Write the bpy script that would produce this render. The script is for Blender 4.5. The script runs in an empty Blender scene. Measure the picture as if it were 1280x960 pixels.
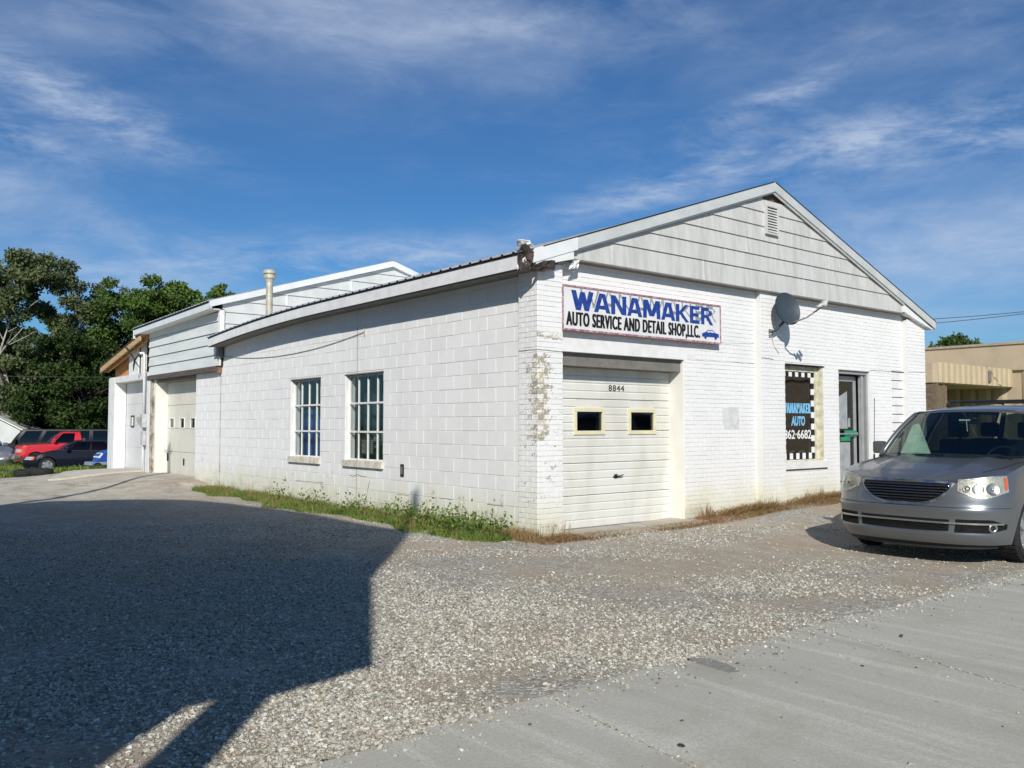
import bpy, bmesh, math, random
import numpy as np
from math import sin, cos, pi, sqrt, atan2, asin, radians, degrees
from mathutils import Vector, Matrix
rnd = random.Random(7)
nrg = np.random.default_rng(11)
S = bpy.context.scene
COL = S.collection

# ------------------------------------------------------------------ camera
CAM = (-7.2722, -8.4848, 1.491)
F_PX, PITCH, YAW, ROLL = 1079.4, 0.0473, -0.679, 0.0004
fw = Vector((-sin(YAW)*cos(PITCH), cos(YAW)*cos(PITCH), sin(PITCH)))
rt = Vector((cos(YAW), sin(YAW), 0)); up = rt.cross(fw)
cd = bpy.data.cameras.new('camera'); cam = bpy.data.objects.new('camera', cd); COL.objects.link(cam)
cd.sensor_width = 36.0; cd.lens = F_PX/1280*36.0; cd.clip_start = 0.05; cd.clip_end = 2000
M = Matrix((rt, up, -fw)).transposed().to_4x4(); M.translation = CAM
cam.matrix_world = M; S.camera = cam
# ------------------------------------------------------------------ sun and sky
LDIR = Vector((.8, 1, -.79)).normalized()          # direction the light travels
SUN_EL = asin(-LDIR.z); SUN_ROT = atan2(-LDIR.x, -LDIR.y)
sl = bpy.data.lights.new('sun', 'SUN'); so = bpy.data.objects.new('sun', sl); COL.objects.link(so)
sl.energy = 4.7; sl.angle = radians(.55); sl.color = (1, .945, .855)
so.rotation_euler = LDIR.to_track_quat('-Z', 'Y').to_euler()
S.view_settings.view_transform = 'Standard'; S.view_settings.look = 'None'
S.view_settings.exposure = 0.0; S.view_settings.gamma = 1
W = bpy.data.worlds.new("World"); S.world = W; W.use_nodes = True

class NT:
    def __init__(s, tree): s.t = tree; s.t.nodes.clear()
    def n(s, typ, props=None, **inp):
        nd = s.t.nodes.new(typ)
        for k, v in (props or {}).items(): setattr(nd, k, v)
        for k, v in inp.items():
            key = int(k[1:]) if k[0] == 'i' and k[1:].isdigit() else k.replace('_', ' ')
            s.set(nd.inputs[key], v)
        return nd
    def set(s, sock, v):
        if hasattr(v, 'outputs'): v = v.outputs[0]
        if isinstance(v, bpy.types.NodeSocket): s.t.links.new(v, sock)
        elif isinstance(v, (tuple, list)) and len(v) == 3 and sock.type == 'RGBA': sock.default_value = (*v, 1)
        else: sock.default_value = v
    def m(s, op, a, b=0.0, c=0.0, clamp=False):
        nd = s.t.nodes.new('ShaderNodeMath'); nd.operation = op; nd.use_clamp = clamp
        s.set(nd.inputs[0], a); s.set(nd.inputs[1], b); s.set(nd.inputs[2], c); return nd.outputs[0]
    def mix(s, f, a, b, bt='MIX'):
        nd = s.t.nodes.new('ShaderNodeMix'); nd.data_type = 'RGBA'; nd.blend_type = bt
        s.set(nd.inputs[0], f); s.set(nd.inputs[6], a); s.set(nd.inputs[7], b); return nd.outputs[2]
    def noise(s, vec, scale, detail=4, rough=.55, dist=0.0):
        nd = s.n('ShaderNodeTexNoise', Scale=scale, Detail=detail, Roughness=rough, Distortion=dist)
        if vec is not None: s.set(nd.inputs['Vector'], vec)
        return nd.outputs[0]
    def ramp(s, f, a, b, lo=0.0, hi=1.0):
        nd = s.n('ShaderNodeMapRange', Value=f); nd.interpolation_type = 'SMOOTHSTEP'
        for i, v in ((1, a), (2, b), (3, lo), (4, hi)): s.set(nd.inputs[i], v)
        return nd.outputs[0]
    def scale(s, vec, sc, loc=(0, 0, 0), rot=(0, 0, 0)):
        nd = s.t.nodes.new('ShaderNodeMapping'); s.set(nd.inputs[0], vec)
        nd.inputs['Scale'].default_value = sc; nd.inputs['Location'].default_value = loc; nd.inputs['Rotation'].default_value = rot
        return nd.outputs[0]

w = NT(W.node_tree)
sky = w.n('ShaderNodeTexSky', dict(sky_type='NISHITA', sun_disc=False, sun_elevation=SUN_EL, sun_rotation=SUN_ROT,
                                   altitude=200, air_density=1.0, dust_density=.6, ozone_density=2.2))
tc = w.n('ShaderNodeTexCoord'); D = tc.outputs['Generated']
nrmv = w.n('ShaderNodeVectorMath', dict(operation='NORMALIZE'), i0=D)
sx = w.n('ShaderNodeSeparateXYZ', i0=nrmv)
az = w.m('ARCTAN2', sx.outputs[0], sx.outputs[1]); el = w.m('ARCSINE', sx.outputs[2])
azel = w.n('ShaderNodeCombineXYZ', i0=az, i1=el)
wisp = w.noise(w.scale(azel, (6, 20, 1), rot=(0, 0, .12)), 1.0, 8, .66, .35)
wisp2 = w.noise(w.scale(azel, (16, 60, 1), rot=(0, 0, .1)), 1.0, 7, .68, .2)
soft = w.noise(w.scale(azel, (3, 7, 1)), 1.0, 5, .55, .4)
def px_dir(u, v):
    d = fw*F_PX + rt*(u-640) - up*(v-480); d.normalize(); return atan2(d.x, d.y), asin(d.z)
clouds = [  # centre px, half extents px, tilt, strength, softness of wisps
    (380, 10, 620, 88, .05, .52, 0), (5, 240, 170, 60, -.32, .85, 0), (90, 128, 130, 26, -.28, .75, 1), (5, 165, 70, 16, -.2, .8, 1),
    (450, 328, 200, 26, .04, .85, 1), (800, 245, 130, 20, .22, .55, 1), (1120, 175, 240, 34, .0, .72, 1), (1200, 290, 240, 70, .04, .70, 0),
    (980, 118, 90, 14, .25, .6, 1), (1180, 370, 220, 60, 0, .30, 0), (1200, 20, 260, 60, .0, .35, 0), (640, 10, 200, 60, 0, .3, 0), (30, 350, 200, 30, 0, .35, 1)]
cov = None
for u, v, hx, hy, tilt, st, sharp in clouds:
    a0, e0 = px_dir(u, v); k = 1/F_PX
    da = w.m('SUBTRACT', az, a0); de = w.m('SUBTRACT', el, e0)
    de = w.m('SUBTRACT', de, w.m('MULTIPLY', da, tilt))
    q = w.m('ADD', w.m('POWER', w.m('ABSOLUTE', w.m('DIVIDE', da, hx*k)), 2.0), w.m('POWER', w.m('ABSOLUTE', w.m('DIVIDE', de, hy*k)), 2.0))
    g = w.m('MULTIPLY', w.m('EXPONENT', w.m('MULTIPLY', q, -1.0)), st)
    tex = w.m('MULTIPLY', w.ramp(wisp, .34, .64), w.ramp(wisp2, .34, .60, .45, 1.0)) if sharp else w.m('ADD', w.m('MULTIPLY', w.ramp(soft, .3, .7), .6), w.m('MULTIPLY', w.ramp(wisp, .35, .7), .4))
    g = w.m('MULTIPLY', g, tex)
    cov = g if cov is None else w.m('ADD', cov, g)
faint = w.m('MULTIPLY', w.ramp(wisp, .5, .8), .07)
cov = w.m('MINIMUM', w.m('ADD', cov, faint), .85)
hsv = w.n('ShaderNodeHueSaturation', Hue=.5, Saturation=1.05, Value=1.0, Color=sky)
skyc = w.mix(1.0, hsv.outputs[0], (.34, .625, .89), 'MULTIPLY')
cc = w.mix(cov, skyc, (5.4, 6.3, 7.9))
bg = w.n('ShaderNodeBackground', Color=cc, Strength=.1)
wo = w.n('ShaderNodeOutputWorld', Surface=bg)

# ------------------------------------------------------------------ helpers
MATS = {}
def mat(name, col, rough=.8, var=.12, vs=6.0, bump=0.0, bs=60.0, metal=0.0, spec=.35, col2=None, coat=0.0, objrand=0.0, stretch=None):
    if name in MATS: return MATS[name]
    m = bpy.data.materials.new(name); m.use_nodes = True; t = NT(m.node_tree)
    g = t.n('ShaderNodeNewGeometry'); P = g.outputs['Position']
    if stretch: P = t.scale(P, stretch)
    nz = t.noise(P, vs, 5, .6)
    c2 = col2 or tuple(c*(1-var*2.2) for c in col)
    c = t.mix(t.ramp(nz, .35, .7), col, c2)
    if objrand:
        oi = t.n('ShaderNodeObjectInfo'); f = t.ramp(oi.outputs['Random'], 0, 1, 1-objrand, 1+objrand*.3)
        vv = t.n('ShaderNodeHueSaturation', Color=c); t.set(vv.inputs['Value'], f); c = vv.outputs[0]
    b = t.n('ShaderNodeBsdfPrincipled', Base_Color=c, Metallic=metal)
    rr = t.ramp(t.noise(P, vs*2.3, 3), .3, .7, max(rough-.08, .02), min(rough+.08, 1)); t.set(b.inputs['Roughness'], rr)
    b.inputs['Specular IOR Level'].default_value = spec
    if coat: b.inputs['Coat Weight'].default_value = coat; b.inputs['Coat Roughness'].default_value = .06
    if bump:
        bn = t.n('ShaderNodeBump', Strength=bump, Distance=.01, Height=t.noise(P, bs, 4, .6)); t.set(b.inputs['Normal'], bn)
    t.n('ShaderNodeOutputMaterial', Surface=b); MATS[name] = m; return m
def glass(name, tint, gloss=.5, op=.5, rough=.02):
    m = bpy.data.materials.new(name); m.use_nodes = True; t = NT(m.node_tree)
    tr = t.n('ShaderNodeBsdfTransparent', Color=tint); gl = t.n('ShaderNodeBsdfGlossy', Color=(gloss,)*3, Roughness=rough)
    g = t.n('ShaderNodeNewGeometry')
    bn = t.n('ShaderNodeBump', Strength=.05, Distance=.02, Height=t.noise(g.outputs['Position'], 2.5, 1))
    t.set(gl.inputs['Normal'], bn)
    dt = t.n('ShaderNodeVectorMath', dict(operation='DOT_PRODUCT'), i0=g.outputs['Normal'], i1=g.outputs['Incoming'])
    cs = t.m('ABSOLUTE', dt.outputs['Value']); fr = t.m('ADD', t.m('MULTIPLY', t.m('POWER', t.m('SUBTRACT', 1.0, cs, clamp=True), 5.0), .95), .05)
    f = t.m('ADD', fr, op, clamp=True)
    mx = t.n('ShaderNodeMixShader', i0=f, i1=tr, i2=gl); t.n('ShaderNodeOutputMaterial', Surface=mx); MATS[name] = m; return m

def link(o, parent=None):
    COL.objects.link(o)
    if parent: o.parent = parent
    return o
def empty(name, label, cat, loc=(0, 0, 0), rz=0.0, group=None):
    o = bpy.data.objects.new(name, None); o.location = loc; o.rotation_euler = (0, 0, rz); o.empty_display_size = .2
    COL.objects.link(o); o['label'] = label; o['category'] = cat
    if group: o['group'] = group
    return o
def tag(o, label=None, cat=None, group=None, kind=None):
    if label: o['label'] = label
    if cat: o['category'] = cat
    if group: o['group'] = group
    if kind: o['kind'] = kind
    return o
class MB:
    def __init__(s): s.v = []; s.f = []
    def add(s, vs, fs):
        k = len(s.v); s.v += [tuple(x) for x in vs]; s.f += [tuple(i+k for i in f) for f in fs]; return s
    def box(s, a, b):
        x0, y0, z0 = a; x1, y1, z1 = b
        vs = [(x0,y0,z0),(x1,y0,z0),(x1,y1,z0),(x0,y1,z0),(x0,y0,z1),(x1,y0,z1),(x1,y1,z1),(x0,y1,z1)]
        return s.add(vs, [(0,3,2,1),(4,5,6,7),(0,1,5,4),(1,2,6,5),(2,3,7,6),(3,0,4,7)])
    def prism(s, poly, ax, c0, c1):
        """poly of 2D points extruded along axis ax from c0 to c1"""
        def P(p, c):
            if ax == 'X': return (c, p[0], p[1])
            if ax == 'Y': return (p[0], c, p[1])
            return (p[0], p[1], c)
        n = len(poly); vs = [P(p, c0) for p in poly]+[P(p, c1) for p in poly]
        return s.add(vs, [tuple(range(n)), tuple(range(2*n-1, n-1, -1))]+[(i, (i+1) % n+0, (i+1) % n+n, i+n) for i in range(n)])
    def tube(s, pts, r, n=10, cap=True, rad=None):
        pts = [Vector(p) for p in pts]; k = len(s.v); prev = None
        for i, p in enumerate(pts):
            d = (pts[min(i+1, len(pts)-1)]-pts[max(i-1, 0)])
            d = d.normalized() if d.length > 1e-9 else Vector((0, 0, 1))
            a = d.orthogonal().normalized() if prev is None else (prev-d*prev.dot(d)).normalized()
            prev = a; b = d.cross(a); R = rad[i] if rad else r
            for j in range(n):
                t = 2*pi*j/n; s.v.append(tuple(p+a*(R*cos(t))+b*(R*sin(t))))
        for i in range(len(pts)-1):
            for j in range(n): s.f.append((k+i*n+j, k+i*n+(j+1) % n, k+(i+1)*n+(j+1) % n, k+(i+1)*n+j))
        if cap: s.f.append(tuple(k+j for j in range(n-1, -1, -1))); s.f.append(tuple(k+(len(pts)-1)*n+j for j in range(n)))
        return s
    def lathe(s, prof, c=(0, 0, 0), n=24, ax='Z'):
        k = len(s.v)
        for r, h in prof:
            for j in range(n):
                t = 2*pi*j/n; a, b = r*cos(t), r*sin(t)
                s.v.append((c[0]+a, c[1]+b, c[2]+h) if ax == 'Z' else (c[0]+a, c[1]+h, c[2]+b))
        for i in range(len(prof)-1):
            for j in range(n): s.f.append((k+i*n+j, k+i*n+(j+1) % n, k+(i+1)*n+(j+1) % n, k+(i+1)*n+j))
        return s
    def grid(s, fn, n, m):
        k = len(s.v)
        for i in range(n+1):
            for j in range(m+1): s.v.append(tuple(fn(i/n, j/m)))
        for i in range(n):
            for j in range(m): s.f.append((k+i*(m+1)+j, k+(i+1)*(m+1)+j, k+(i+1)*(m+1)+j+1, k+i*(m+1)+j+1))
        return s
    def mesh(s, name, m=None, smooth=False):
        me = bpy.data.meshes.new(name); me.from_pydata(s.v, [], s.f)
        if m: me.materials.append(m)
        if smooth: me.polygons.foreach_set('use_smooth', [True]*len(me.polygons))
        me.update(); return me
    def build(s, name, m, parent=None, smooth=False, fix=True, bevel=0, loc=None):
        me = s.mesh(name, m, smooth)
        if fix:
            bm = bmesh.new(); bm.from_mesh(me); bmesh.ops.recalc_face_normals(bm, faces=bm.faces)
            if bevel: bmesh.ops.bevel(bm, geom=[e for e in bm.edges if e.calc_face_angle(0) > .5], offset=bevel, segments=2, affect='EDGES', profile=.6)
            bm.to_mesh(me); bm.free()
            if smooth: me.polygons.foreach_set('use_smooth', [True]*len(me.polygons))
        o = bpy.data.objects.new(name, me)
        if loc: o.location = loc
        return link(o, parent)
def inst(name, me, parent, loc, rot=None):
    o = bpy.data.objects.new(name, me); o.location = loc
    if rot: o.rotation_euler = rot
    return link(o, parent)
def text(body, name, m, parent, size, loc, ex=.002, off=0.0, sx=1.0, rot=(pi/2, 0, 0), align='LEFT', shear=0.0, spacing=1.0, width=None, bold=None):
    cu = bpy.data.curves.new(name, 'FONT'); cu.body = body; cu.size = size; cu.extrude = ex; cu.offset = off; cu.align_x = align
    cu.shear = shear; cu.space_character = spacing; cu.resolution_u = 4
    o = bpy.data.objects.new(name+'_src', cu); COL.objects.link(o)
    me = bpy.data.meshes.new_from_object(o.evaluated_get(bpy.context.evaluated_depsgraph_get()))
    bpy.data.objects.remove(o); me.name = name; me.materials.clear(); me.materials.append(m)
    co = np.empty(len(me.vertices)*3); me.vertices.foreach_get('co', co); co = co.reshape(-1, 3)
    x0, x1 = co[:, 0].min(), co[:, 0].max()
    if width: co[:, 0] = (co[:, 0]-x0)*width/(x1-x0)
    else: co[:, 0] *= sx
    me.vertices.foreach_set('co', co.ravel()); me.update()
    if bold:
        n, st = bold; vs = [tuple(v.co) for v in me.vertices]; fs = [tuple(p.vertices) for p in me.polygons]; mb = MB()
        for k in range(n): mb.add([(x+k*st, y, z+k*.0006) for x, y, z in vs], fs)
        bpy.data.meshes.remove(me); me = mb.mesh(name, m)
    o = bpy.data.objects.new(name, me); o.location = loc; o.rotation_euler = rot
    return link(o, parent)
def sstep(x, a, b):
    t = min(max((x-a)/(b-a), 0), 1) if b != a else 0; return t*t*(3-2*t)
def ss_np(x, a, b):
    t = np.clip((x-a)/(b-a), 0, 1); return t*t*(3-2*t)
def gz(X, Y):
    X = np.asarray(X, float); Y = np.asarray(Y, float)
    z = -.6*ss_np(Y, 16, 36)
    z = z + .15*ss_np(X, -2.9, -.3)*ss_np(Y, 11.3, 13.4)*(1-ss_np(Y, 19.5, 26))
    z = z + np.clip((X-2.4)*.035, 0, .33)*ss_np(Y, -4.4, -.3)*(1-ss_np(Y, 14, 22))
    z = z + .03*ss_np(Y, -4.5, 0)*ss_np(X, -2.5, 0)
    return z
def g1(x, y): return float(gz(x, y))

# ------------------------------------------------------------------ materials
def wall_paint(name, stain=True, base=(.80, .80, .79), peel=False):
    m = bpy.data.materials.new(name); m.use_nodes = True; t = NT(m.node_tree)
    g = t.n('ShaderNodeNewGeometry'); P = g.outputs['Position']; s = t.n('ShaderNodeSeparateXYZ', i0=P)
    c = t.mix(t.ramp(t.noise(P, 1.3, 6, .6), .35, .75), base, tuple(b*.93 for b in base))
    c = t.mix(t.ramp(t.noise(t.scale(P, (6, 6, .8)), 1.5, 4, .6), .52, .75, 0, .3), c, (.70, .70, .66))
    n2 = t.noise(P, 9, 6, .65)
    # mildew and splash stain at the foot of the wall, broken by noise
    zz = t.m('ADD', s.outputs[2], t.m('MULTIPLY', t.noise(P, 2.2, 5, .65), .9))
    c = t.mix(t.ramp(zz, 1.15, .65, 0, .55), c, (.66, .64, .44))
    c = t.mix(t.ramp(t.m('ADD', zz, t.m('MULTIPLY', n2, .3)), .88, .62, 0, .55), c, (.42, .40, .28))
    c = t.mix(t.ramp(n2, .68, .80, 0, .35), c, (.5, .49, .44))
    if peel:
        fl_ = t.n('ShaderNodeVectorMath', dict(operation='FLOOR'), i0=t.scale(P, (9.0, 9.0, 14.77))); wn_ = t.n('ShaderNodeTexWhiteNoise', i0=fl_); n3 = t.m('ADD', t.m('MULTIPLY', t.noise(t.scale(P, (1, 1, 2.2)), 7.0, 4, .7), .82), t.m('MULTIPLY', wn_.outputs[0], .16)); n4 = t.noise(P, 30, 5, .7)
        mx = t.m('MULTIPLY', t.ramp(s.outputs[0], .30, .12), t.m('MULTIPLY', t.ramp(s.outputs[2], 1.1, 1.45), t.ramp(s.outputs[2], 2.5, 2.38)))
        mx = t.m('MULTIPLY', mx, t.ramp(s.outputs[1], .34, .02))
        band = t.m('MULTIPLY', t.ramp(s.outputs[2], 2.60, 2.62), t.ramp(s.outputs[2], 2.72, 2.70))
        band = t.m('MULTIPLY', band, t.m('MULTIPLY', t.ramp(s.outputs[0], .46, .44), t.ramp(s.outputs[1], .03, .01)))
        wide = t.m('MULTIPLY', t.m('MULTIPLY', t.ramp(s.outputs[0], .5, .40), t.ramp(s.outputs[1], .6, .3)), t.ramp(s.outputs[2], 2.6, 2.3))
        sc = t.m('ADD', t.m('ADD', t.m('MULTIPLY', mx, .10), t.m('MULTIPLY', band, .17)), t.m('MULTIPLY', wide, .088))
        v = t.m('ADD', t.m('MULTIPLY', t.m('ADD', t.m('MULTIPLY', n3, .56), t.m('MULTIPLY', n4, .44)), 1.0), sc)
        k = t.ramp(v, .655, .685)
        tan = t.mix(t.ramp(wn_.outputs[0], .3, .8), (.52, .47, .31), (.36, .33, .27))
        c = t.mix(k, c, tan)
    if base[0] > .79 and peel is False:
        n5 = t.noise(P, 5.0, 6, .75)
        c = t.mix(t.ramp(t.m('ADD', n5, t.m('MULTIPLY', t.ramp(s.outputs[2], 1.1, .3), .10)), .685, .73, 0, .7), c, (.34, .33, .29))
    oi = t.n('ShaderNodeObjectInfo'); c = t.mix(t.ramp(oi.outputs['Random'], .55, 1, 0, .30), c, tuple(b_*.86 for b_ in base))
    b = t.n('ShaderNodeBsdfPrincipled', Base_Color=c, Roughness=.72); b.inputs['Specular IOR Level'].default_value = .25
    bn = t.n('ShaderNodeBump', Strength=.45, Distance=.004, Height=t.m('ADD', t.noise(P, 70, 5, .7), t.noise(P, 14, 3)))
    t.set(b.inputs['Normal'], bn); t.n('ShaderNodeOutputMaterial', Surface=b); MATS[name] = m; return m
M_BLOCK = wall_paint('painted_block'); M_BRICK = wall_paint('painted_brick', peel=True)
M_MORT = wall_paint('painted_mortar', base=(.70, .70, .68), peel=True)
M_BMORT = wall_paint('painted_block_mortar', base=(.74, .74, .72))
M_WHITE = mat('white_trim_paint', (.78, .78, .77), .55, .06, 4, .15, 80)
M_WHITE2 = mat('white_metal_trim', (.76, .78, .78), .35, .05, 3, .05, 40, spec=.5)
M_CREAM = mat('cream_paint', (.72, .68, .46), .5, .06, 5)
M_SIDING = mat('grey_white_siding', (.57, .57, .55), .7, .08, 2.2, .25, 120, col2=(.46, .46, .44), stretch=(4, 4, .6))
M_SIDING2 = mat('white_siding', (.60, .62, .61), .6, .06, 2.2, .2, 90, stretch=(1, 1, .5))
M_DARK = mat('dark_void', (.015, .015, .017), .8, .05)
M_SEAL = mat('black_rubber_seal', (.02, .018, .018), .7, .1)
M_BROWN = mat('weathered_brown_wood', (.13, .105, .09), .85, .2, 14, .5, 60, stretch=(1, .15, 4))
M_WOOD = mat('bare_yellow_wood', (.55, .38, .20), .75, .12, 6, .3, 50, stretch=(1, .3, 4))
M_PLY = mat('orange_plywood', (.62, .30, .12), .7, .15, 5, .2, 50)
M_TORN = mat('torn_dark_metal', (.075, .055, .05), .6, .3, 12, .6, 30)
M_ROOF = mat('galvanised_roof_metal', (.62, .63, .64), .38, .1, 3, .1, 30, metal=.55, spec=.5)
M_GREY = mat('grey_lintel_paint', (.20, .19, .17), .7, .1, 6)  # grey trim tone, darkened to carry the shade on the garage door header
M_GAL = mat('galvanised_steel', (.62, .62, .60), .35, .12, 8, .1, 40, metal=.8)
M_ALU = mat('brushed_aluminium', (.50, .51, .52), .4, .06, 8, 0, 40, metal=.7)
M_DOOR1 = mat('off_white_steel_door', (.69, .69, .65), .5, .05, 1.3, .08, 60, col2=(.60, .59, .53), stretch=(2, 2, .7))
M_DOOR2 = mat('yellowed_garage_door', (.66, .65, .57), .55, .05, 1.5, .1, 60, col2=(.60, .58, .50))
M_DOOR3 = mat('pale_grey_door', (.66, .66, .66), .55, .05, 1.5, .1, 60)
M_BLACK = mat('black_lettering', (.012, .012, .014), .5, .05)
M_BLUE = mat('blue_lettering', (.012, .038, .24), .5, .15, 14, col2=(.025, .075, .31))
M_LBLUE = mat('light_blue_lettering', (.22, .52, .78), .5, .1, 30)
M_WLET = mat('white_lettering', (.8, .8, .8), .5, .03)
M_GHOST = mat('faded_ghost_lettering', (.12, .13, .15), .7, .2, 40, col2=(.5, .5, .5))
M_SIGNBG = mat('sign_white_face', (.74, .74, .74), .45, .05, 3, .05, 30)
M_MAROON = mat('faded_maroon_frame', (.28, .10, .14), .6, .3, 20, col2=(.50, .40, .42))
M_CONC = None
G_WIN = glass('window_glass', (.84, .88, .88), .8, .02)
G_SHOP = glass('shop_glass', (.55, .58, .6), .8, .03)
G_CAR = glass('car_glass', (.55, .66, .60), .8, .05)
G_CARD = glass('tinted_car_glass', (.10, .12, .12), .5, .03)
G_LAMP = glass('lamp_lens', (.93, .93, .88), .8, .04, .10)

# ------------------------------------------------------------------ ground
def ground_mat():
    m = bpy.data.materials.new('gravel_and_grass'); m.use_nodes = True; t = NT(m.node_tree)
    g = t.n('ShaderNodeNewGeometry'); P = g.outputs['Position']; s = t.n('ShaderNodeSeparateXYZ', i0=P)
    def stones(scale):
        v = t.n('ShaderNodeTexVoronoi', dict(feature='F1'), Scale=scale, Vector=P, Randomness=1.0)
        e = t.n('ShaderNodeTexVoronoi', dict(feature='DISTANCE_TO_EDGE'), Scale=scale, Vector=P, Randomness=1.0)
        hs = t.n('ShaderNodeSeparateColor', i0=v.outputs['Color'])
        return hs.outputs[0], hs.outputs[1], e.outputs[0]
    a, b_, e1 = stones(38.0); a2, b2, e2 = stones(95.0)
    cr = t.n('ShaderNodeValToRGB', i0=a); el_ = cr.color_ramp.elements
    el_[0].color = (.21, .18, .14, 1); el_[1].color = (.70, .69, .64, 1); el_[1].position = 1
    for p, c in ((.3, (.30, .285, .24)), (.55, (.44, .425, .37)), (.8, (.56, .545, .49))):
        x = el_.new(p); x.color = (*c, 1)
    st = t.mix(t.ramp(b_, .8, .9, 0, .6), cr.outputs[0], (.30, .23, .18))
    st = t.mix(t.ramp(e1, .10, .0, 0, .55), st, (.14, .11, .08))
    fine = t.mix(a2, (.31, .245, .16), (.50, .42, .30)); fine = t.mix(t.ramp(e2, .1, 0, 0, .5), fine, (.10, .08, .06))
    big = t.noise(P, .45, 4, .6, .5); med = t.noise(P, 1.6, 4, .6)
    dirt = t.ramp(t.m('ADD', t.m('MULTIPLY', big, .7), t.m('MULTIPLY', med, .3)), .44, .58)
    # packed brown wheel track in front of the shop
    trk = t.m('MULTIPLY', t.ramp(t.m('ABSOLUTE', t.m('ADD', s.outputs[1], t.m('ADD', 2.1, t.m('MULTIPLY', big, 1.0)))), 1.5, .4), t.ramp(s.outputs[0], -2.6, -.2))
    edge = t.m('MULTIPLY', t.ramp(s.outputs[1], -3.4, -4.3), t.ramp(med, .4, .55))
    dirt = t.m('MAXIMUM', t.m('MULTIPLY', dirt, .8), t.m('MULTIPLY', t.m('MAXIMUM', trk, edge), .8))
    c = t.mix(dirt, st, t.mix(t.ramp(med, .4, .7), fine, (.37, .275, .19)))
    c = t.mix(t.ramp(t.noise(P, 260, 2), .35, .65, 0, .35), c, (.5, .48, .43))
    lite = t.ramp(t.noise(t.scale(P, (1, .5, 1)), .9, 3), .5, .7, 0, .35); c = t.mix(lite, c, (.52, .51, .47))
    gm0 = t.ramp(s.outputs[1], 7, 12)
    mot = t.noise(t.scale(P, (2.2, .8, 1)), 2.2, 6, .75); c = t.mix(t.ramp(mot, .50, .72, 0, .55), c, (.27, .235, .18)); c = t.mix(t.ramp(mot, .46, .30, 0, .4), c, (.64, .62, .55))
    # far lot lighter, then grass
    c = t.mix(t.m('MULTIPLY', t.ramp(s.outputs[1], 8, 13), .6), c, (.62, .58, .48)); mo2 = t.noise(t.scale(P, (1, .55, 1)), 1.6, 8, .85); c = t.mix(t.m('MULTIPLY', gm0, t.ramp(mo2, .50, .60, 0, .75)), c, (.30, .255, .20)); c = t.mix(t.m('MULTIPLY', gm0, t.ramp(mo2, .47, .38, 0, .5)), c, (.72, .69, .60)); c = t.mix(t.m('MULTIPLY', t.m('MULTIPLY', t.ramp(s.outputs[0], -2.2, -1.0), t.ramp(s.outputs[1], 10.5, 12.5)), t.ramp(med, .35, .6, 0, .6)), c, (.34, .24, .19))
    gr = t.mix(t.noise(P, 5, 4), (.07, .12, .025), (.16, .17, .05))
    gm = t.ramp(t.m('ADD', s.outputs[1], t.m('MULTIPLY', t.noise(P, .8, 4), 5.0)), 24.2, 25.4)
    gm2 = t.ramp(t.m('ADD', s.outputs[0], t.m('MULTIPLY', t.noise(P, .6, 4), 4.0)), 26, 28)
    c = t.mix(t.m('MAXIMUM', gm, gm2), c, gr)
    b = t.n('ShaderNodeBsdfPrincipled', Base_Color=c, Roughness=.9); b.inputs['Specular IOR Level'].default_value = .15
    h = t.m('ADD', t.m('MULTIPLY', t.ramp(e1, 0, .25), t.m('SUBTRACT', 1.0, t.m('MULTIPLY', dirt, .6))), t.m('MULTIPLY', t.m('ADD', a, a2), .5))
    bn = t.n('ShaderNodeBump', Strength=.6, Distance=.010, Height=h); t.set(b.inputs['Normal'], bn)
    t.n('ShaderNodeOutputMaterial', Surface=b); MATS['ground'] = m; return m
def axis(lo, hi, flo, fhi, fine):
    a = list(np.arange(flo, fhi+fine/2, fine)); x = flo; st = fine
    while x > lo: st *= 1.35; x -= st; a.insert(0, max(x, lo))
    x = fhi; st = fine
    while x < hi: st *= 1.35; x += st; a.append(min(x, hi))
    return np.array(a)
ax_ = axis(-400, 500, -8, 12, .1); ay_ = axis(-200, 700, -5.5, 16, .1)
GX, GY = np.meshgrid(ax_, ay_, indexing='ij')
GZ = gz(GX, GY)
bumpy = (np.sin(GX*1.7+GY*.6)*np.cos(GY*1.3-GX*.4)*.012+np.sin(GX*4.1)*np.cos(GY*3.3)*.005)*ss_np(GY, -4.9, -4.3)*ss_np(np.abs(GX), 60, 20)
GZ = GZ+bumpy*(1-ss_np(GX, -.9, -.3)*ss_np(GY, -.5, .2))-.012
GZ = GZ-.03*(1-ss_np(GY, -5.15, -4.95))          # the sheet dips under the road slabs
nx, ny = GX.shape
idx = np.arange(nx*ny).reshape(nx, ny)
fa = np.stack([idx[:-1, :-1], idx[1:, :-1], idx[1:, 1:], idx[:-1, 1:]], -1).reshape(-1, 4)
me = bpy.data.meshes.new('ground'); me.from_pydata(np.stack([GX, GY, GZ], -1).reshape(-1, 3).tolist(), [], fa.tolist())
me.materials.append(ground_mat()); me.polygons.foreach_set('use_smooth', [True]*len(me.polygons))
gnd = link(bpy.data.objects.new('ground', me)); tag(gnd, kind='structure')
def gsurf(x, y):   # height of the built sheet (analytic)
    x = np.asarray(x, float); y = np.asarray(y, float)
    b = (np.sin(x*1.7+y*.6)*np.cos(y*1.3-x*.4)*.012+np.sin(x*4.1)*np.cos(y*3.3)*.005)*ss_np(y, -4.9, -4.3)*ss_np(np.abs(x), 60, 20)
    return gz(x, y)+b*(1-ss_np(x, -.9, -.3)*ss_np(y, -.5, .2))-.012

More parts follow.
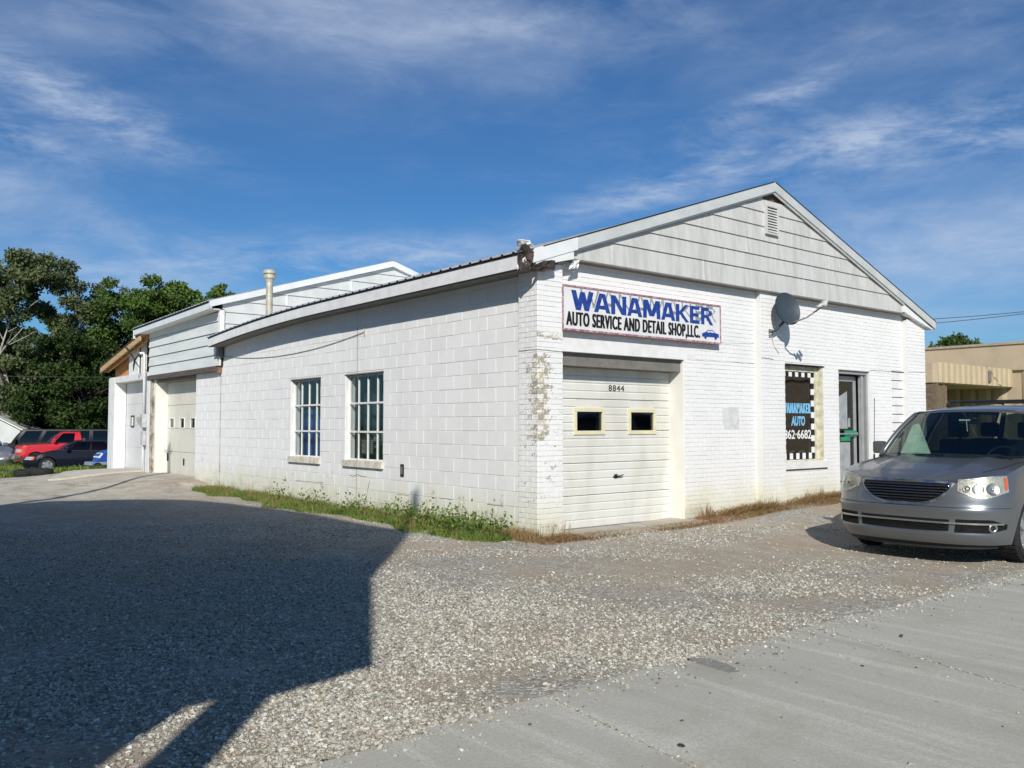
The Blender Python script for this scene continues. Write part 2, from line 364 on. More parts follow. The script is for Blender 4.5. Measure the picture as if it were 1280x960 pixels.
def concrete_mat(name, base, dark, tyre=0.0):
    m = bpy.data.materials.new(name); m.use_nodes = True; t = NT(m.node_tree)
    g = t.n('ShaderNodeNewGeometry'); P = g.outputs['Position']
    c = t.mix(t.ramp(t.noise(P, .8, 6, .62), .35, .7), base, dark)
    stk = t.noise(t.scale(P, (3.0, .20, 1), rot=(0, 0, -.16)), 1.5, 6, .62)
    c = t.mix(t.ramp(stk, .5, .66, 0, .75), c, tuple(min(x*1.3, .68) for x in base))
    c = t.mix(t.ramp(stk, .45, .30, 0, .7), c, tuple(x*.68 for x in base)); c = t.mix(t.ramp(t.noise(P, 70, 4, .8), .42, .62, 0, .6), c, tuple(x*.66 for x in base))
    c = t.mix(t.ramp(t.noise(P, 120, 3, .7), .35, .7, 0, .45), c, tuple(x*.72 for x in base))
    c = t.mix(t.ramp(t.noise(P, 300, 2, .7), .6, .72, 0, .4), c, tuple(min(x*1.5, .7) for x in base))
    c = t.mix(t.ramp(t.noise(P, 1.1, 6, .7), .50, .72, 0, .45), c, (.34, .31, .24)); c = t.mix(t.ramp(t.noise(P, 40, 5, .75), .45, .7, 0, .35), c, tuple(x*.62 for x in base)); c = t.mix(t.ramp(t.noise(P, 3.0, 3, .7), .68, .74, 0, .25), c, (.2, .18, .16))
    b = t.n('ShaderNodeBsdfPrincipled', Base_Color=c, Roughness=.85); b.inputs['Specular IOR Level'].default_value = .2
    bn = t.n('ShaderNodeBump', Strength=.5, Distance=.004, Height=t.noise(P, 160, 4, .7)); t.set(b.inputs['Normal'], bn)
    t.n('ShaderNodeOutputMaterial', Surface=b); MATS[name] = m; return m
M_CONC = concrete_mat('road_concrete', (.53, .515, .445), (.455, .44, .375))
M_CONC2 = concrete_mat('apron_concrete', (.52, .48, .40), (.42, .385, .32))
road = bpy.data.objects.new('concrete_road', None); link(road); tag(road, kind='structure')
def edge_y(x): return -4.86+.012*sin(x*3)+.015*sin(x*7.3+1)+(-.07 if x < -5 else 0)*1
jx = [(-60, -60), (-40, -40), (-26, -26), (-17, -17.3), (-11.5, -12.1), (-7.9, -9.6), (-4.10, -5.45), (-1.49, -4.25), (3.7, 2.2), (8.7, 8.0), (14, 13.6), (22, 22), (40, 40), (80, 80)]
for i in range(len(jx)-1):
    (a0, a1), (b0, b1) = jx[i], jx[i+1]; g = .006
    n = 24; topv = [(a0+g+(b0-a0-2*g)*k/n) for k in range(n+1)]
    poly = [(x, edge_y(x)) for x in topv]+[(b1-g, -15.0), (a1+g, -15.0)]
    mb = MB(); mb.prism(poly[::-1], 'Z', -.15, .004); mb.build('concrete_slab', M_CONC, road)
mb = MB(); mb.box((-70, -15.1, -.2), (85, -4.97, -.012)); mb.build('joint_filler', mat('joint_dirt', (.16, .14, .12), .9, .3, 20, .5, 90), road)
mb = MB(); mb.box((-80, -15.3, -.2), (90, -15.0, .12)); mb.build('far_kerb', M_CONC, road)
mb = MB(); mb.prism([(-2.90, -4.845), (-2.84, -4.90), (-2.80, -4.99), (-2.83, -5.10), (-2.86, -5.20), (-2.90, -5.25), (-2.96, -5.22), (-2.955, -5.10), (-2.95, -4.95)], 'Z', .0042, .0095)
tag(mb.build('repair_patch', mat('grey_patch', (.27, .265, .24), .9, .1, 30, .3, 90), road))

ap = bpy.data.objects.new('concrete_apron', None); link(ap); tag(ap, kind='structure')
def sheet(poly, name, m, parent, th=.006, sub=.35):
    bm = bmesh.new(); vs = [bm.verts.new((x, y, 0)) for x, y in poly]; bm.faces.new(vs)
    xs = [p[0] for p in poly]; ys = [p[1] for p in poly]
    for ax, lo, hi in (((1, 0, 0), min(xs), max(xs)), ((0, 1, 0), min(ys), max(ys))):
        k = lo+sub
        while k < hi:
            bmesh.ops.bisect_plane(bm, geom=bm.verts[:]+bm.edges[:]+bm.faces[:], plane_co=(ax[0]*k, ax[1]*k, 0), plane_no=ax); k += sub
    r = bmesh.ops.extrude_face_region(bm, geom=bm.faces[:]); topv = [e for e in r['geom'] if isinstance(e, bmesh.types.BMVert)]; ts = set(topv)
    for v in bm.verts: v.co.z = float(gsurf(v.co.x, v.co.y))+(th if v in ts else -.12)
    bmesh.ops.recalc_face_normals(bm, faces=bm.faces); me = bpy.data.meshes.new(name); bm.to_mesh(me); bm.free(); me.materials.append(m)
    return link(bpy.data.objects.new(name, me), parent)
sheet([(.3, 13.5), (.3, 16.3), (-1.5, 16.3), (-2.0, 14.6), (-.6, 13.3)], 'concrete_slab', M_CONC2, ap)
sheet([(.3, 17.2), (.3, 20.6), (-1.3, 20.7), (-2.4, 17.2)], 'concrete_slab', concrete_mat('clean_concrete', (.60, .56, .47), (.52, .48, .41)), ap, .05)
sheet([(.40, -.32), (3.15, -.26), (3.05, .42), (.45, .42)], 'door_threshold', M_CONC2, ap, .03)

# ------------------------------------------------------------------ auto shop
shop = empty('auto_shop', 'white painted brick and block auto shop with gabled grey siding front', 'building')
WID, ZE = 10.54, 3.72
def courses(u0, u1, z0, z1, L, H, holes, jt, zoff=0.0, maxz=None):
    out = []; r0 = math.floor((z0-zoff)/H); r = r0
    while zoff+r*H < z1:
        a = max(zoff+r*H, z0); b = min(zoff+(r+1)*H, z1)
        if b-a > H*.3:
            k = u0-(L/2 if r % 2 else 0)
            while k < u1:
                x0, x1 = max(k, u0), min(k+L, u1); segs = [(x0, x1)]
                for h0, h1, hz0, hz1 in holes:
                    if min(b, hz1)-max(a, hz0) > (b-a)*.5:
                        ns = []
                        for s0, s1 in segs:
                            if h1 <= s0 or h0 >= s1: ns.append((s0, s1))
                            else:
                                if s0 < h0: ns.append((s0, h0))
                                if s1 > h1: ns.append((h1, s1))
                        segs = ns
                for s0, s1 in segs:
                    if s1-s0 > .03: out.append((s0+jt/2, s1-jt/2, a+jt/2, b-jt/2))
                k += L
        r += 1
    return out
def holes_rects(u0, u1, z0, z1, holes):
    us = sorted({u0, u1, *[max(min(h[0], u1), u0) for h in holes], *[max(min(h[1], u1), u0) for h in holes]})
    out = []
    for a, b in zip(us[:-1], us[1:]):
        if b-a < 1e-6: continue
        hs = sorted([(h[2], h[3]) for h in holes if h[0] < b-1e-6 and h[1] > a+1e-6]); z = z0
        for h0, h1 in hs:
            if h0 > z: out.append((a, b, z, h0))
            z = max(z, h1)
        if z < z1: out.append((a, b, z, z1))
    return out
BR = {}
def piece(kind, wd, th, ht, m, axis_):
    """masonry unit mesh with eased front edges; origin at the centre of its back"""
    key = (kind, round(wd, 2), round(ht, 3), axis_)
    if key not in BR:
        c = .002 if kind == 'brick' else .003; a, h = wd/2, ht/2
        v = [(-a, 0, -h), (a, 0, -h), (a, 0, h), (-a, 0, h), (-a, -th+c, -h), (a, -th+c, -h), (a, -th+c, h), (-a, -th+c, h),
             (-a+c, -th, -h+c), (a-c, -th, -h+c), (a-c, -th, h-c), (-a+c, -th, h-c)]
        f = [(0, 1, 5, 4), (1, 2, 6, 5), (2, 3, 7, 6), (3, 0, 4, 7), (4, 5, 9, 8), (5, 6, 10, 9), (6, 7, 11, 10), (7, 4, 8, 11), (8, 9, 10, 11)]
        if axis_ == 'X': v = [(y, -x, z) for x, y, z in v]
        k = MB(); k.add(v, f); BR[key] = k
    return BR[key]
def masonry(rects, kind, m, parent, plane, axis_, th, score, nsingle, used=[0]):
    rects = sorted(rects, key=score); mesh_cache = {}
    big = MB()
    for i, (u0, u1, z0, z1) in enumerate(rects):
        wd, ht = u1-u0, z1-z0; t2 = th
        p = piece(kind, wd, t2, ht, m, axis_); jt = rnd.uniform(-.002, .0015) if kind == 'brick' else rnd.uniform(-.0025, .0015)
        c = ((u0+u1)/2, plane+jt, (z0+z1)/2) if axis_ == 'Y' else (plane+jt, (u0+u1)/2, (z0+z1)/2)
        if i < nsingle:
            key = (round(wd, 2), round(ht, 3))
            if key not in mesh_cache: mesh_cache[key] = p.mesh(kind, m)
            rot = (rnd.uniform(-.004, .004), rnd.uniform(-.003, .003), rnd.uniform(-.004, .004))
            inst(kind, mesh_cache[key], parent, c, rot)
        else:
            big.add([(x+c[0], y+c[1], z+c[2]) for x, y, z in p.v], p.f)
    if big.v:
        me = big.mesh(kind+'_courses', m); o = link(bpy.data.objects.new(kind+'_courses', me), parent); tag(o, kind='stuff')

# --- front wall (recessed plane y=.10, piers at y=0)
bh, bl = .0677, .2032
fh = [(.447, 3.03, -1, 2.74), (5.60, 6.88, .74, 2.545), (7.39, 8.50, -1, 2.535), (9.33, 9.94, 1.20, 2.555)]
fwall = MB()
for a, b, c, d in holes_rects(.44, 10.2, -.15, 3.76, [(.447, 3.03, -1, 2.48), (5.60, 6.88, .74, 2.53), (7.39, 8.50, -1, 2.515), (9.33, 9.94, 1.2, 2.54)]):
    fwall.box((a, .103, c), (b, .32, d))
brick_wall = fwall.build('brick_wall', M_MORT, shop)
for a_, b_, c_, t_ in ((.0045, .4435, .39, 3.60), (4.864, 5.536, .106, 3.76), (9.794, 10.536, .5, 3.6)):
    MB().box((a_, .0045, -.15), (b_, c_, t_)).build('pier', M_MORT, shop)
camd = lambda x, y, z: (x-CAM[0])**2+(y-CAM[1])**2+(z-CAM[2])**2
fr = courses(.447, 4.86, 0, 3.75, bl, bh, fh, .006)+courses(5.54, 9.79, 0, 3.75, bl, bh, fh, .006)
p1 = courses(0, .447, 0, 3.62, .215, bh, [], .006); p2 = courses(4.86, 5.54, 0, 3.72, .222, bh, [], .006); p3 = courses(9.79, 10.54, 0, 3.62, bl, bh, [], .006)
masonry(p1, 'brick', M_BRICK, brick_wall, .0045, 'Y', .0045, lambda r: camd(r[0], 0, r[2]), 150)
masonry(fr+[], 'brick', M_BRICK, brick_wall, .103, 'Y', .0045, lambda r: camd(r[0], 0, r[2]), 0)
masonry(p2+p3, 'brick', M_BRICK, brick_wall, .0045, 'Y', .0045, lambda r: camd(r[0], 0, r[2]), 0)
# --- side: brick end of the pier, then the block wall
ps = courses(0, .39, 0, 3.55, .195, bh, [], .006)
masonry(ps, 'brick', M_BRICK, brick_wall, .0045, 'X', .0045, lambda r: camd(0, r[0], r[2]), 110)
SW = [(4.07, 5.39, .76, 2.372), (6.37, 7.66, .76, 2.372)]
bw = MB()
for a, b, c, d in holes_rects(.38, 11.5, -.15, 3.72, SW): bw.box((.103, a, c), (.30, b, d))
bw.box((.103, 11.5, -.15), (.30, 13.18, 2.88)); bw.box((.13, 13.16, -.1), (.45, 13.2, 2.8))
block_wall = bw.build('block_wall', M_BMORT, shop)
blocks = courses(.392, 4.96, 0, 3.70, .4064, .2032, SW, .006, -.02)
blocks += courses(4.97, 11.49, 0, 3.70, .4064, .2032, SW, .006, -.02)+courses(11.51, 13.175, 0, 2.86, .4064, .2032, [], .006, -.02)
masonry(blocks, 'block', M_BLOCK, block_wall, .103, 'X', .0045, lambda r: camd(0, r[0], r[2]), 298)
# other walls and the floor inside
ow = MB(); ow.box((10.2, .5, -.2), (10.53, 11.3, 3.6)); ow.build('side_wall', M_BLOCK, shop)
ow = MB(); ow.box((.3, .33, .02), (10.2, 16.0, .05)); ow.build('floor', mat('dark_floor', (.25, .25, .25), .7), shop)
# concrete lintels
mb = MB(); mb.box((.450, .098, 2.482), (3.30, .33, 2.735)); mb.build('lintel', M_WHITE, shop, bevel=.004)
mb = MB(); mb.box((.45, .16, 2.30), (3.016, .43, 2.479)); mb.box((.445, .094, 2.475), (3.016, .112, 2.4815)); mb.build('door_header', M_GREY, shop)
mb = MB(); mb.box((3.018, .115, -.05), (3.10, .47, 2.473)); mb.build('door_jamb', mat('yellowed_jamb_paint', (.77, .765, .71), .7, .04, 2, .3, 60), shop)
# mortar-bed crack along the lintel course
ck = MB()
def crack(pts, wd): 
    for (a, b) in zip(pts[:-1], pts[1:]): ck.tube([a, b], wd, 4)
def wig(p, q, n, amp):
    p, q = Vector(p), Vector(q); return [p+(q-p)*(i/n)+Vector((0, 0, rnd.uniform(-amp, amp))) for i in range(n+1)]
crack(wig((-.003, .38, 2.474), (-.003, 0, 2.470), 6, .004), .004); crack(wig((0, -.003, 2.470), (.44, -.003, 2.462), 6, .004), .004)
crack(wig((3.1, .098, 2.49), (4.8, .098, 2.50), 14, .006), .0025); crack(wig((8.5, .098, 2.54), (9.78, .098, 2.55), 9, .004), .005); crack(wig((9.79, -.002, 2.55), (10.5, -.002, 2.57), 6, .004), .004)
crack(wig((4.87, -.002, 2.60), (5.2, -.002, 2.585), 5, .006), .005); crack(wig((3.3, .098, 2.78), (4.8, .098, 2.83), 10, .01), .0025)
crack(wig((.0975, 11.49, .05), (.0975, 11.49, 3.3), 14, .0), .006)
crack(wig((.0965, 4.965, .1), (.0965, 4.965, 3.2), 14, .0), .003)
for (y, z) in ((3.6, .37), (2.4, .39), (1.2, .38)):
    crack(wig((.0975, y, z), (.0975, y-.35, z), 5, .004), .0035)
crack(wig((.0975, 4.6, .62), (.0975, 5.2, .6), 6, .02), .004); crack(wig((.0975, 4.5, .55), (.0975, 4.62, .2), 6, .02), .0035); crack(wig((.0975, 6.2, .42), (.0975, 7.4, .4), 9, .006), .0035)
ck.build('mortar_crack', mat('dark_crack', (.12, .11, .10), .9), shop)

# --- garage door (front)
gd = link(bpy.data.objects.new('garage_door', None), shop)
dx0, dx1, dy = .45, 3.04, .40; dz0, dz1 = .045, 2.31; nsec = 5; sh = (dz1-dz0)/nsec
def section_mesh(w_, h_, ribs, m, hole=None):
    prof = []; rh = h_/ribs
    for r in range(ribs):
        a = r*rh; prof += [(a+.004, .0), (a+.010, -.012), (a+rh-.018, -.012), (a+rh-.008, -.004)]
    prof[0] = (0.003, 0); prof.append((h_-.003, 0))
    mb = MB(); k = 0
    xs = [(0, w_)] if not hole else [(0, hole[0][0])]+[(hole[i][1], hole[i+1][0]) for i in range(len(hole)-1)]+[(hole[-1][1], w_)]
    for a, b in xs:
        n = len(prof); mb.add([(a, y, z) for z, y in prof]+[(b, y, z) for z, y in prof]+[(a, .03, prof[0][0]), (a, .03, prof[-1][0]), (b, .03, prof[0][0]), (b, .03, prof[-1][0])],
               [(i, n+i, n+i+1, i+1) for i in range(n-1)]+[(2*n, 2*n+1, 2*n+3, 2*n+2), (0, 2*n, 2*n+2, n), (n-1, 2*n-1, 2*n+3, 2*n+1)]+[tuple(range(n))+(2*n+1, 2*n), tuple(range(2*n-1, n-1, -1))+(2*n+2, 2*n+3)])
    return mb
wn = [(.994-dx0+.05, 1.606-dx0-.05), (2.091-dx0+.05, 2.703-dx0-.05)]
for i in range(nsec):
    if i == 3: mb = section_mesh(dx1-dx0, sh, 4, M_DOOR1, wn); 
    else: mb = section_mesh(dx1-dx0, sh, 4, M_DOOR1)
    o = mb.build('door_section', M_DOOR1, gd, loc=(dx0, dy, dz0+i*sh))
# the window section: fill above and below the openings
zw0, zw1 = 1.372, 1.712
for a, b in wn:
    mb = MB(); s3 = dz0+3*sh
    mb.box((a+dx0, dy-.011, s3+.004), (b+dx0, dy+.03, zw0+.01)); mb.box((a+dx0, dy-.011, zw1-.01), (b+dx0, dy+.03, max(s3+sh-.004, zw1))); mb.build('door_infill', M_DOOR1, gd)
    fa_, fb = a+dx0-.05, b+dx0+.05; mb = MB(); q = .055
    for bx in (((fa_, zw0-.02), (fb, zw0+q-.02)), ((fa_, zw1-q+.02), (fb, zw1+.02)), ((fa_, zw0+q-.02), (fa_+q, zw1-q+.02)), ((fb-q, zw0+q-.02), (fb, zw1-q+.02))):
        mb.box((bx[0][0], dy-.03, bx[0][1]), (bx[1][0], dy-.005, bx[1][1]))
    mb.build('window_frame', M_CREAM, gd, bevel=.004)
    mb = MB(); mb.box((a+dx0, dy+.004, zw0), (b+dx0, dy+.010, zw1)); mb.build('window_pane', G_SHOP, gd)
mb = MB(); mb.box((dx0, dy-.01, dz0-.035), (dx1, dy+.02, dz0)); mb.build('bottom_seal', M_SEAL, gd)
mb = MB(); mb.box((1.77, dy-.035, .735), (1.90, dy-.018, .755)); mb.box((1.80, dy-.02, .715), (1.86, dy-.008, .775)); mb.tube([(1.88, dy-.04, .745), (1.95, dy-.05, .765)], .008, 8); mb.build('door_handle', M_SEAL, gd, bevel=.002)
text('8844', 'house_number', M_BLACK, gd, .125, (1.69, dy-.016, 1.985), .002, .0, width=.32, spacing=1.15)
# --- gable with rows of siding panels
gab = link(bpy.data.objects.new('gable', None), shop)
PK = (5.15, 5.56); SL = (PK[1]-3.70)/(PK[0]+.28); EZL = 3.70
def roofz(x): return PK[1]-SL*abs(x-PK[0])
gz_rows = [3.725, 4.04, 4.296, 4.551, 4.794, 5.037, 5.308, 5.56]
joints = [[.75, 1.35, 3.35, 6.1, 8.9], [1.52, 3.9, 6.35, 8.05], [2.0, 4.45, 6.9, 7.9], [2.55, 4.9, 7.15], [3.2, 5.6, 7.2], [4.9, 5.55], [5.4]]
M_SJ = mat('pale_joint_cover', (.66, .66, .66), .6)
off = .165
for r in range(7):
    za, zb = gz_rows[r], gz_rows[r+1]-.003
    def xl(z): return PK[0]-(PK[1]-off-z)/SL
    def xr(z): return PK[0]+(PK[1]-off-z)/SL
    x0, x1 = max(xl(za), .52), min(xr(za), 9.55)
    if r == 6: continue
    js = [x0]+[j for j in joints[r] if x0+.2 < j < x1-.2]+[x1]
    for a, b in zip(js[:-1], js[1:]):
        pts = [(a, za), (b, za)]
        cx = []
        for x in (b, a):
            zt = min(zb, roofz(x)-off)
            cx.append((x, max(zt, za+.001)))
        poly = [(a, za), (b, za), cx[0]]
        for xm in sorted([xl(zb), xr(zb)], reverse=True):
            if a+.001 < xm < b-.001 and zb < PK[1]-off: poly.append((xm, zb))
        poly.append(cx[1])
        if r == 5:
            poly = [(a, za), (b, za), (b, min(5.29, roofz(b)-off)), (a, min(5.29, roofz(a)-off))]
            if a < PK[0] < b: poly = [(a, za), (b, za)]+([(b, roofz(b)-off)] if roofz(b)-off > za+.01 else [])+[(min(xr(5.25), b), 5.25), (max(xl(5.25), a), 5.25)]+([(a, roofz(a)-off)] if roofz(a)-off > za+.01 else [])
        # remove duplicates
        pp = []
        for p in poly:
            if not pp or (abs(p[0]-pp[-1][0])+abs(p[1]-pp[-1][1])) > .004: pp.append(p)
        if len(pp) < 3: continue
        # bottom edge leans out: clapboard
        n = len(pp); fr_ = lambda z: -.044+.020*(z-za)/(zb-za)
        mb = MB(); vs = [(x, fr_(z), z) for x, z in pp]+[(x, .0, z) for x, z in pp]
        mb.add(vs, [tuple(range(n)), tuple(range(2*n-1, n-1, -1))]+[(i, (i+1) % n, (i+1) % n+n, i+n) for i in range(n)])
        mb.build('siding_panel', M_SIDING, gab)
        if a > x0+.01 and roofz(a)-off > zb-.02:
            mb = MB(); mb.add([(a-.014, fr_(za)-.004, za), (a+.014, fr_(za)-.004, za), (a+.014, fr_(zb)-.004, zb), (a-.014, fr_(zb)-.004, zb)], [(0, 1, 2, 3)])
            mb.v += [(x, y+.01, z) for x, y, z in mb.v[:4]]; mb.f += [(7, 6, 5, 4), (0, 1, 5, 4), (1, 2, 6, 5), (2, 3, 7, 6), (3, 0, 4, 7)]
            mb.build('joint_cover', M_SJ, gab)
mb = MB(); mb.prism([(.3, 3.722), (10.0, 3.722), (9.9, 3.78), (PK[0], PK[1]-.12), (.42, 3.78)], 'Y', .004, .10); mb.build('sheathing', M_BROWN, gab)
vt = MB(); vx0, vx1, vz0, vz1 = 4.98, 5.27, 4.70, 5.13
for a, b in (((vx0-.03, vz0-.03), (vx0, vz1+.03)), ((vx1, vz0-.03), (vx1+.03, vz1+.03)), ((vx0, vz1), (vx1, vz1+.03)), ((vx0, vz0-.03), (vx1, vz0))):
    vt.box((a[0], -.085, a[1]), (b[0], -.02, b[1]))
vent = vt.build('louvre_vent', M_SIDING, gab)
mb = MB(); mb.box((vx0, -.057, vz0), (vx1, -.053, vz1)); mb.build('vent_backing', M_DARK, vent) if False else mb.build('vent_backing', M_DARK, gab)
for i in range(9):
    z = vz0+.02+i*(vz1-vz0-.02)/9; mb = MB(); mb.add([(vx0, -.075, z), (vx1, -.075, z), (vx1, -.058, z+.028), (vx0, -.058, z+.028), (vx0, -.075, z-.006), (vx1, -.075, z-.006), (vx1, -.058, z+.02), (vx0, -.058, z+.02)],
        [(0, 1, 2, 3), (7, 6, 5, 4), (0, 4, 5, 1), (2, 6, 7, 3), (0, 3, 7, 4), (1, 5, 6, 2)]); mb.build('louvre_slat', M_SIDING, gab)
# soffit board under the gable
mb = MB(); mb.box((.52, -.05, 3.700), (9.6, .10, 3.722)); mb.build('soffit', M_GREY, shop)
# --- rakes
def rake(xa, xb, y0, y1, top, dep, m, name, parent=shop):
    pts = [(xa, roofz(xa)+top), (xb, roofz(xb)+top), (xb, roofz(xb)+top-dep), (xa, roofz(xa)+top-dep)]
    mb = MB(); mb.prism(pts, 'Y', y0, y1); return mb.build(name, m, parent, bevel=.004)
M_RAKE = mat('weathered_rake_metal', (.56, .58, .57), .4, .07, 3, .08, 30, spec=.5)
rake(.62, PK[0], -.115, -.055, 0, .16, M_RAKE, 'rake_board'); rake(-.16, .617, -.120, -.055, .012, .185, M_WHITE2, 'rake_board')
rake(PK[0], 10.80, -.115, -.055, 0, .15, M_RAKE, 'rake_board')
rake(.0, PK[0]-.02, -.125, -.05, .014, .014, M_SEAL, 'drip_edge'); rake(PK[0]+.02, 10.80, -.125, -.05, .014, .014, M_SEAL, 'drip_edge')
rake(.62, PK[0]-.0, -.085, -.053, -.158, .03, M_WHITE, 'rake_trim'); rake(PK[0], 10.7, -.085, -.053, -.148, .03, M_WHITE, 'rake_trim')
mb = MB(); mb.prism([(-.12, 3.60), (.55, 3.82), (.55, 3.70), (.30, 3.64), (-.10, 3.52)], 'Y', -.11, -.05); mb.build('eave_return', M_WHITE2, shop)
mb = MB(); mb.prism([(9.55, 3.92), (10.78, 3.56), (10.70, 3.46), (10.0, 3.62), (9.55, 3.74)], 'Y', -.085, .05); mb.build('eave_return', M_WHITE, shop)
mb = MB(); mb.box((10.50, -.05, 3.50), (10.79, 11.2, 3.56)); mb.box((10.76, -.05, 3.50), (10.79, 11.2, 3.66)); mb.build('eave_fascia', M_WHITE, shop)
# --- roof slopes as ribbed sheets
def eave_top(y): return 3.715-.0062*max(y-5.5, 0)**2
def slope_sheet(y0, y1, left, m, parent, pk=PK, sl=SL, ex=.30, ytop=eave_top, prw=.228):
    ribs = max(1, round((y1-y0)/prw)); pr = []
    for i in range(ribs):
        a = y0+(y1-y0)*i/ribs; d = (y1-y0)/ribs; pr += [(a, 0), (a+d*.70, 0), (a+d*.78, .022), (a+d*.92, .022)]
    pr.append((y1, 0)); mb = MB(); vs = []; n = len(pr)
    xe = -.28 if left else 2*pk[0]+.28
    for t in (0, 1):
        for (y, h) in pr:
            ze = ytop(y); x = xe+(pk[0]-xe)*t; z = ze+(pk[1]-.10-ze)*t; vs.append((x, y, z+h+.004))
    vs2 = [(x, y, z-.006) for x, y, z in vs]
    fs = [(i, i+1, n+i+1, n+i) for i in range(n-1)]
    m0 = len(vs); fs2 = [(m0+n+i, m0+n+i+1, m0+i+1, m0+i) for i in range(n-1)]
    ed = [(i, m0+i, m0+i+1, i+1) for i in range(n-1)]
    mb.add(vs+vs2, fs+fs2+ed); return mb.build('roof_sheet', m, parent)
roof = MB(); roof.tube([(PK[0], -.04, PK[1]-.08), (PK[0], 11.4, PK[1]-.08)], .03, 8); roof = roof.build('roof', M_ROOF, shop)
ys = np.linspace(-.05, 11.42, 13)
for left in (True, False):
    for a, b in zip(ys[:-1], ys[1:]): slope_sheet(a+.001, b-.001, left, M_ROOF, roof)
# dark closure strip under ribs, fascia, soffit (left eave)
def eave_run(y0, y1, x0, x1, dz0, dz1, m, name, parent=shop, top=eave_top, n=16):
    mb = MB(); vs = []; fs = []
    for i in range(n+1):
        y = y0+(y1-y0)*i/n; t = top(y); vs += [(x0, y, t+dz0), (x1, y, t+dz0), (x1, y, t+dz1), (x0, y, t+dz1)]
    for i in range(n):
        for j in range(4): fs.append((i*4+j, i*4+(j+1) % 4, (i+1)*4+(j+1) % 4, (i+1)*4+j))
    fs += [(0, 1, 2, 3), (n*4+3, n*4+2, n*4+1, n*4)]; mb.add(vs, fs); return mb.build(name, m, parent)
eave_run(.05, 11.38, -.262, -.10, -.03, .010, M_SEAL, 'closure_strip')
eave_run(-.0, 11.38, -.255, -.225, -.205, -.028, M_WHITE, 'eave_fascia')
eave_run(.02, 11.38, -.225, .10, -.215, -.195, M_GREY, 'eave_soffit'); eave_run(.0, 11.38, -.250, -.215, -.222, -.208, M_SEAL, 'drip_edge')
# torn metal at the corner
def rag(name, pts, th, m, parent=shop, seed=1):
    """crumpled sheet: ring of points fanned from its centre, doubled for thickness"""
    r = random.Random(seed); n = len(pts); P_ = [Vector(p) for p in pts]; c = sum(P_, Vector())/n; ring = []
    for i in range(n):
        for k in range(3): ring.append(P_[i].lerp(P_[(i+1) % n], k/3)+Vector([r.uniform(-.010, .010) for _ in range(3)]))
    mid = [c.lerp(q_, .5)+Vector([r.uniform(-.02, .02) for _ in range(3)]) for q_ in ring]; k = len(ring)
    nn = (P_[1]-P_[0]).cross(P_[2]-P_[0]).normalized()*th
    f = [(i, (i+1) % k, k+(i+1) % k, k+i) for i in range(k)]+[(k+i, k+(i+1) % k, 2*k) for i in range(k)]
    top_ = ring+mid+[c]; m0 = len(top_)
    mb = MB(); mb.add(top_+[q_+nn for q_ in top_], f+[tuple(m0+j for j in reversed(ff)) for ff in f]+[(i, m0+i, m0+(i+1) % k, (i+1) % k) for i in range(k)])
    return mb.build(name, m, parent)
rag('torn_flashing', [(-.27, .08, 3.74), (-.29, -.10, 3.80), (-.20, -.16, 3.68), (-.24, -.15, 3.50), (-.30, -.02, 3.46), (-.285, .06, 3.6)], .02, M_TORN, seed=3)
rag('torn_flashing', [(-.22, -.14, 3.50), (.02, -.13, 3.62), (.20, -.12, 3.64), (.20, -.11, 3.52), (-.05, -.12, 3.46)], .03, M_TORN, seed=4)
rag('peeled_trim', [(-.28, .10, 3.78), (-.34, -.02, 3.86), (-.22, -.12, 3.84), (-.18, -.14, 3.76), (-.25, 0, 3.76)], .008, M_WHITE2, seed=5)
rag('peeled_trim', [(-.262, .10, 3.60), (-.262, -.06, 3.64), (-.262, -.10, 3.52), (-.262, .10, 3.50)], .006, M_WHITE2, seed=9)
rag('hanging_scrap', [(.58, -.06, 3.70), (.72, -.05, 3.72), (.68, -.05, 3.60), (.50, -.06, 3.56)], .008, M_WHITE2, seed=8)
rag('hanging_scrap', [(.46, .03, 3.62), (.54, .04, 3.66), (.50, .04, 3.56)], .008, M_WHITE2, seed=6)
# --- side windows
def steel_window(y0, y1, z0, z1, w0, parent=shop):
    wp = link(bpy.data.objects.new('steel_window', None), parent); xr_ = .195
    mb = MB(); q = .03
    mb.box((xr_-.02, y0, z0), (xr_+.02, y0+q, z1)); mb.box((xr_-.02, y1-q, z0), (xr_+.02, y1, z1)); mb.box((xr_-.02, y0+q, z0), (xr_+.02, y1-q, z0+q)); mb.box((xr_-.02, y0+q, z1-q), (xr_+.02, y1-q, z1))
    mb.build('window_frame', M_WHITE, wp)
    mb = MB(); nb = 4; yy = [y0+(y1-y0)*i/nb for i in range(1, nb)]; zz = [z0+(z1-z0)*i/3 for i in (1, 2)]
    for y in yy: mb.box((xr_-.018, y-.011, z0+q), (xr_+.015, y+.011, z1-q))
    for z in zz: mb.box((xr_-.026, y0+q, z-.016), (xr_+.02, y1-q, z+.016))
    mb.build('glazing_bar', M_WHITE, wp)
    zs = [z0]+zz+[z1]; ys_ = [y0]+yy+[y1]
    for i in range(4):
        for j in range(3):
            mb = MB(); mb.box((xr_-.004, ys_[i]+.006, zs[j]+.008), (xr_+.001, ys_[i+1]-.006, zs[j+1]-.008)); mb.build('pane', G_WIN, wp)
    mb = MB(); mb.box((.05, y0-.03, z0-.11), (.30, y1+.03, z0+.005)); mb.build('window_sill', mat('peeling_white_sill', (.72, .70, .62), .7, .2, 9, .5, 50, col2=(.5, .46, .36)), wp, bevel=.006)
    mb = MB(); mb.box((.092, y0-.02, z1+.0), (.30, y1+.02, z1+.02)); mb.build('window_head', M_GREY, wp)
    mb = MB(); mb.box((.114, y1-.010, z0+.006), (.174, y1+.05, z1-.001)); mb.build('window_jamb', M_WHITE, wp)
